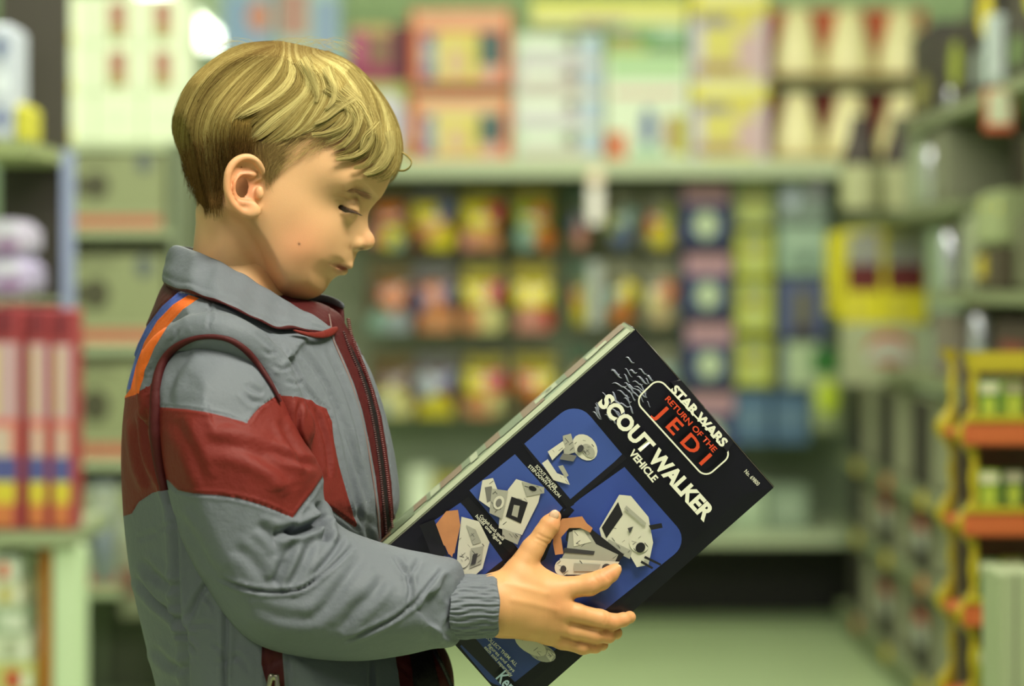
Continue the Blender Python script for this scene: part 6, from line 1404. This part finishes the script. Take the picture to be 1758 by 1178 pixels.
for k, (y, wy, z0, z1, base, pr, lab) in enumerate([
    (5.15, .30, 1.1465, 1.262, c_(146, 156, 112), [(.1, .6, .2, .75, c_(206, 190, 60), 'o'), (.6, .7, .72, .82, c_(206, 190, 60), 'o')], 'khaki box with yellow dots on the upper right shelf'),
    (5.15, .30, 1.0505, 1.146, c_(70, 60, 44), [(.6, .3, .9, .8, c_(190, 170, 40), 'r')], 'dark box with a yellow patch under the dotted khaki box'),
    (4.72, .34, 1.0505, 1.20, c_(96, 98, 72), [(.3, .3, .7, .6, c_(80, 76, 56), 'r')], 'dull green box right of the dotted khaki box'),
    (5.40, .12, 1.0505, 1.22, c_(150, 156, 128), [], 'slim sage pack left of the dotted khaki box'),
    (6.1, .24, 1.2605, 1.44, c_(150, 160, 130), [], 'sage pack beside the silvery can on the upper shelf'),
    (5.75, .22, 1.2605, 1.44, c_(116, 118, 96), [], 'grey pack right of the sage pack on the upper shelf'),
    (4.9, .4, .8455, .99, c_(58, 44, 38), [(.2, .3, .8, .7, c_(120, 50, 40), 'r')], 'dark brown box above the yellow racks'),
    (5.7, .3, .8455, 1.0, c_(120, 110, 100), [], 'grey brown pack on the shelf above the yellow racks'),
    (4.3, .36, 1.0505, 1.22, c_(80, 66, 50), [(.3, .4, .6, .8, c_(200, 180, 60), 'r')], 'brown pack with a yellow patch at the right edge'),
    (5.98, .34, 1.4755, 1.70, c_(40, 34, 30), [(.2, .1, .8, .5, c_(120, 116, 50), 'o')], 'black pack with an olive foot patch on the highest right shelf'),
    (5.6, .34, 1.4755, 1.66, c_(44, 36, 30), [(.1, .2, .5, .8, c_(140, 150, 40), 'o')], 'dark pack with an olive patch on the highest right shelf'),
    (5.2, .34, 1.4755, 1.72, c_(34, 28, 26), [(.2, .5, .7, .9, c_(186, 170, 30), 'o'), (.6, .1, .9, .4, c_(120, 130, 120), 'r')], 'black pack with a yellow patch on the highest right shelf'),
    (4.78, .36, 1.4755, 1.70, c_(52, 44, 34), [(.1, .5, .5, .95, c_(170, 168, 40), 'o'), (.5, .1, .9, .4, c_(90, 110, 60), 'o')], 'dark pack with an olive green patch at the upper right corner'),
    (4.35, .36, 1.4755, 1.70, c_(60, 50, 30), [(.3, .5, .9, .95, c_(190, 180, 40), 'o')], 'dark pack cut off by the right edge at the top')]):
    sidepack('shelf_pack', lab, 'pack', None, y, wy, z0 + 0, z1, .16, base, pr)
t = goods('hang_tag_card', 'white card with red orange edge hanging at the upper right', 'card', None, X(1690, 4.9), X(1740, 4.9), 4.9, .004, Zp(226, 4.9), Zp(152, 4.9), c_(206, 96, 60), [(.12, .18, .9, .95, c_(216, 220, 190))])
t2 = goods('tall_silver_pack', 'tall pale silvery pack at the upper right corner', 'pack', None, X(1700, 4.95), X(1730, 4.95), 4.96, .05, 1.4755, Zp(24, 4.95), c_(176, 190, 186), [(.2, .1, .8, .9, c_(196, 206, 206))])
# green leaning bag and lime round pack near the far corner
bag('toy_bag', 'green bag with a lime ball at the end of the back shelving', 'bag', None, 1420, 600, 740, 50, 7.3, (c_(60, 120, 50), c_(40, 110, 40)), c_(150, 160, 120), [(.5, .6, .36, c_(190, 210, 40))]); hook(1420, 606, 7.3, 'the green bag with the lime ball')
# ================= yellow display rack in the right foreground
DR = 3.5
g = empty('display_rack', (X(1730, DR), DR + .1, 0), 'yellow wavy edged display rack with orange trays at the lower right', 'rack')
M_YR = mat('rack_yellow', srgb(176, 160, 24), .5); M_OT = mat('rack_orange', srgb(186, 92, 42), .5)
xl = X(1672, DR); xr = X(1850, DR)
boxmesh('rack_back', xl + .02, xr, DR + .18, DR + .2, 0, Zp(610, DR), c_(76, 58, 36), g)
zt = [Zp(p, DR) for p in (745, 900, 1055, 1210)]
def wavy(yc):
    pts = []; z = 0.0; zmax = Zp(604, DR); step = (745 - 900) / F * DR * -1
    n = 120
    for k in range(n + 1):
        z = zmax * k / n; ph = ((z - zt[0]) / step) % 1.0; w = .020 + .018 * math.cos(2 * math.pi * ph) + .010 * math.cos(4 * math.pi * ph); pts.append((z, w))
    V, Q = [], []
    for z, w in pts:
        for a, b in ((xl - w * .55, yc), (xl + .006, yc), (xl + .006, yc + .006), (xl - w * .55, yc + .006)): V.append((a, b, z))
    for k in range(n):
        for j in range(4): Q.append((k * 4 + j, k * 4 + (j + 1) % 4, (k + 1) * 4 + (j + 1) % 4, (k + 1) * 4 + j))
    np_mesh('wavy_side', V, Q, M_YR, g, False)
wavy(DR); wavy(DR + .17)
boxmesh('top_rail', xl - .01, xr, DR - .002, DR + .01, Zp(640, DR), Zp(604, DR), M_YR, g, .004)
for k, z in enumerate(zt):
    boxmesh('tray', xl - .015, xr, DR - .02, DR + .18, z - .012, z, M_OT, g, .003); boxmesh('tray_front', xl - .02, xr, DR - .026, DR - .018, z - .016, z + .018, M_OT, g, .004); boxmesh('tray_trim', xl - .02, xr, DR - .028, DR - .020, z + .018, z + .028, M_YR, g, .002)
    for j, px in enumerate((1700, 1750)):
        cc = ((70, 120, 50), (120, 150, 40), (60, 100, 44), (140, 160, 50))[(k + j) % 4]
        goods('seed_packet', '%s packet on the %s tray of the yellow rack, %s' % (('green', 'yellow green', 'dark green', 'lime')[(k + j) % 4], ORD[k], ('left', 'right')[j]), 'packet', 'packets on the yellow rack', X(px - 20, DR), X(px + 20, DR), DR + .01 + .03 * j, .02, z + .0005, z + 92 / F * DR, c_(*cc), [(.2, .3, .8, .7, c_(176, 196, 60), 'o'), (.1, .75, .9, .95, c_(206, 206, 170)), (.3, .05, .7, .25, c_(40, 50, 30))])
goods('pale_carton', 'pale khaki carton at the lower right corner', 'box', None, X(1716, 3.2), X(1800, 3.2), 3.2, .12, 0.0, Zp(985, 3.2), c_(150, 160, 124), [(.3, 0, .36, 1, c_(110, 116, 92))])
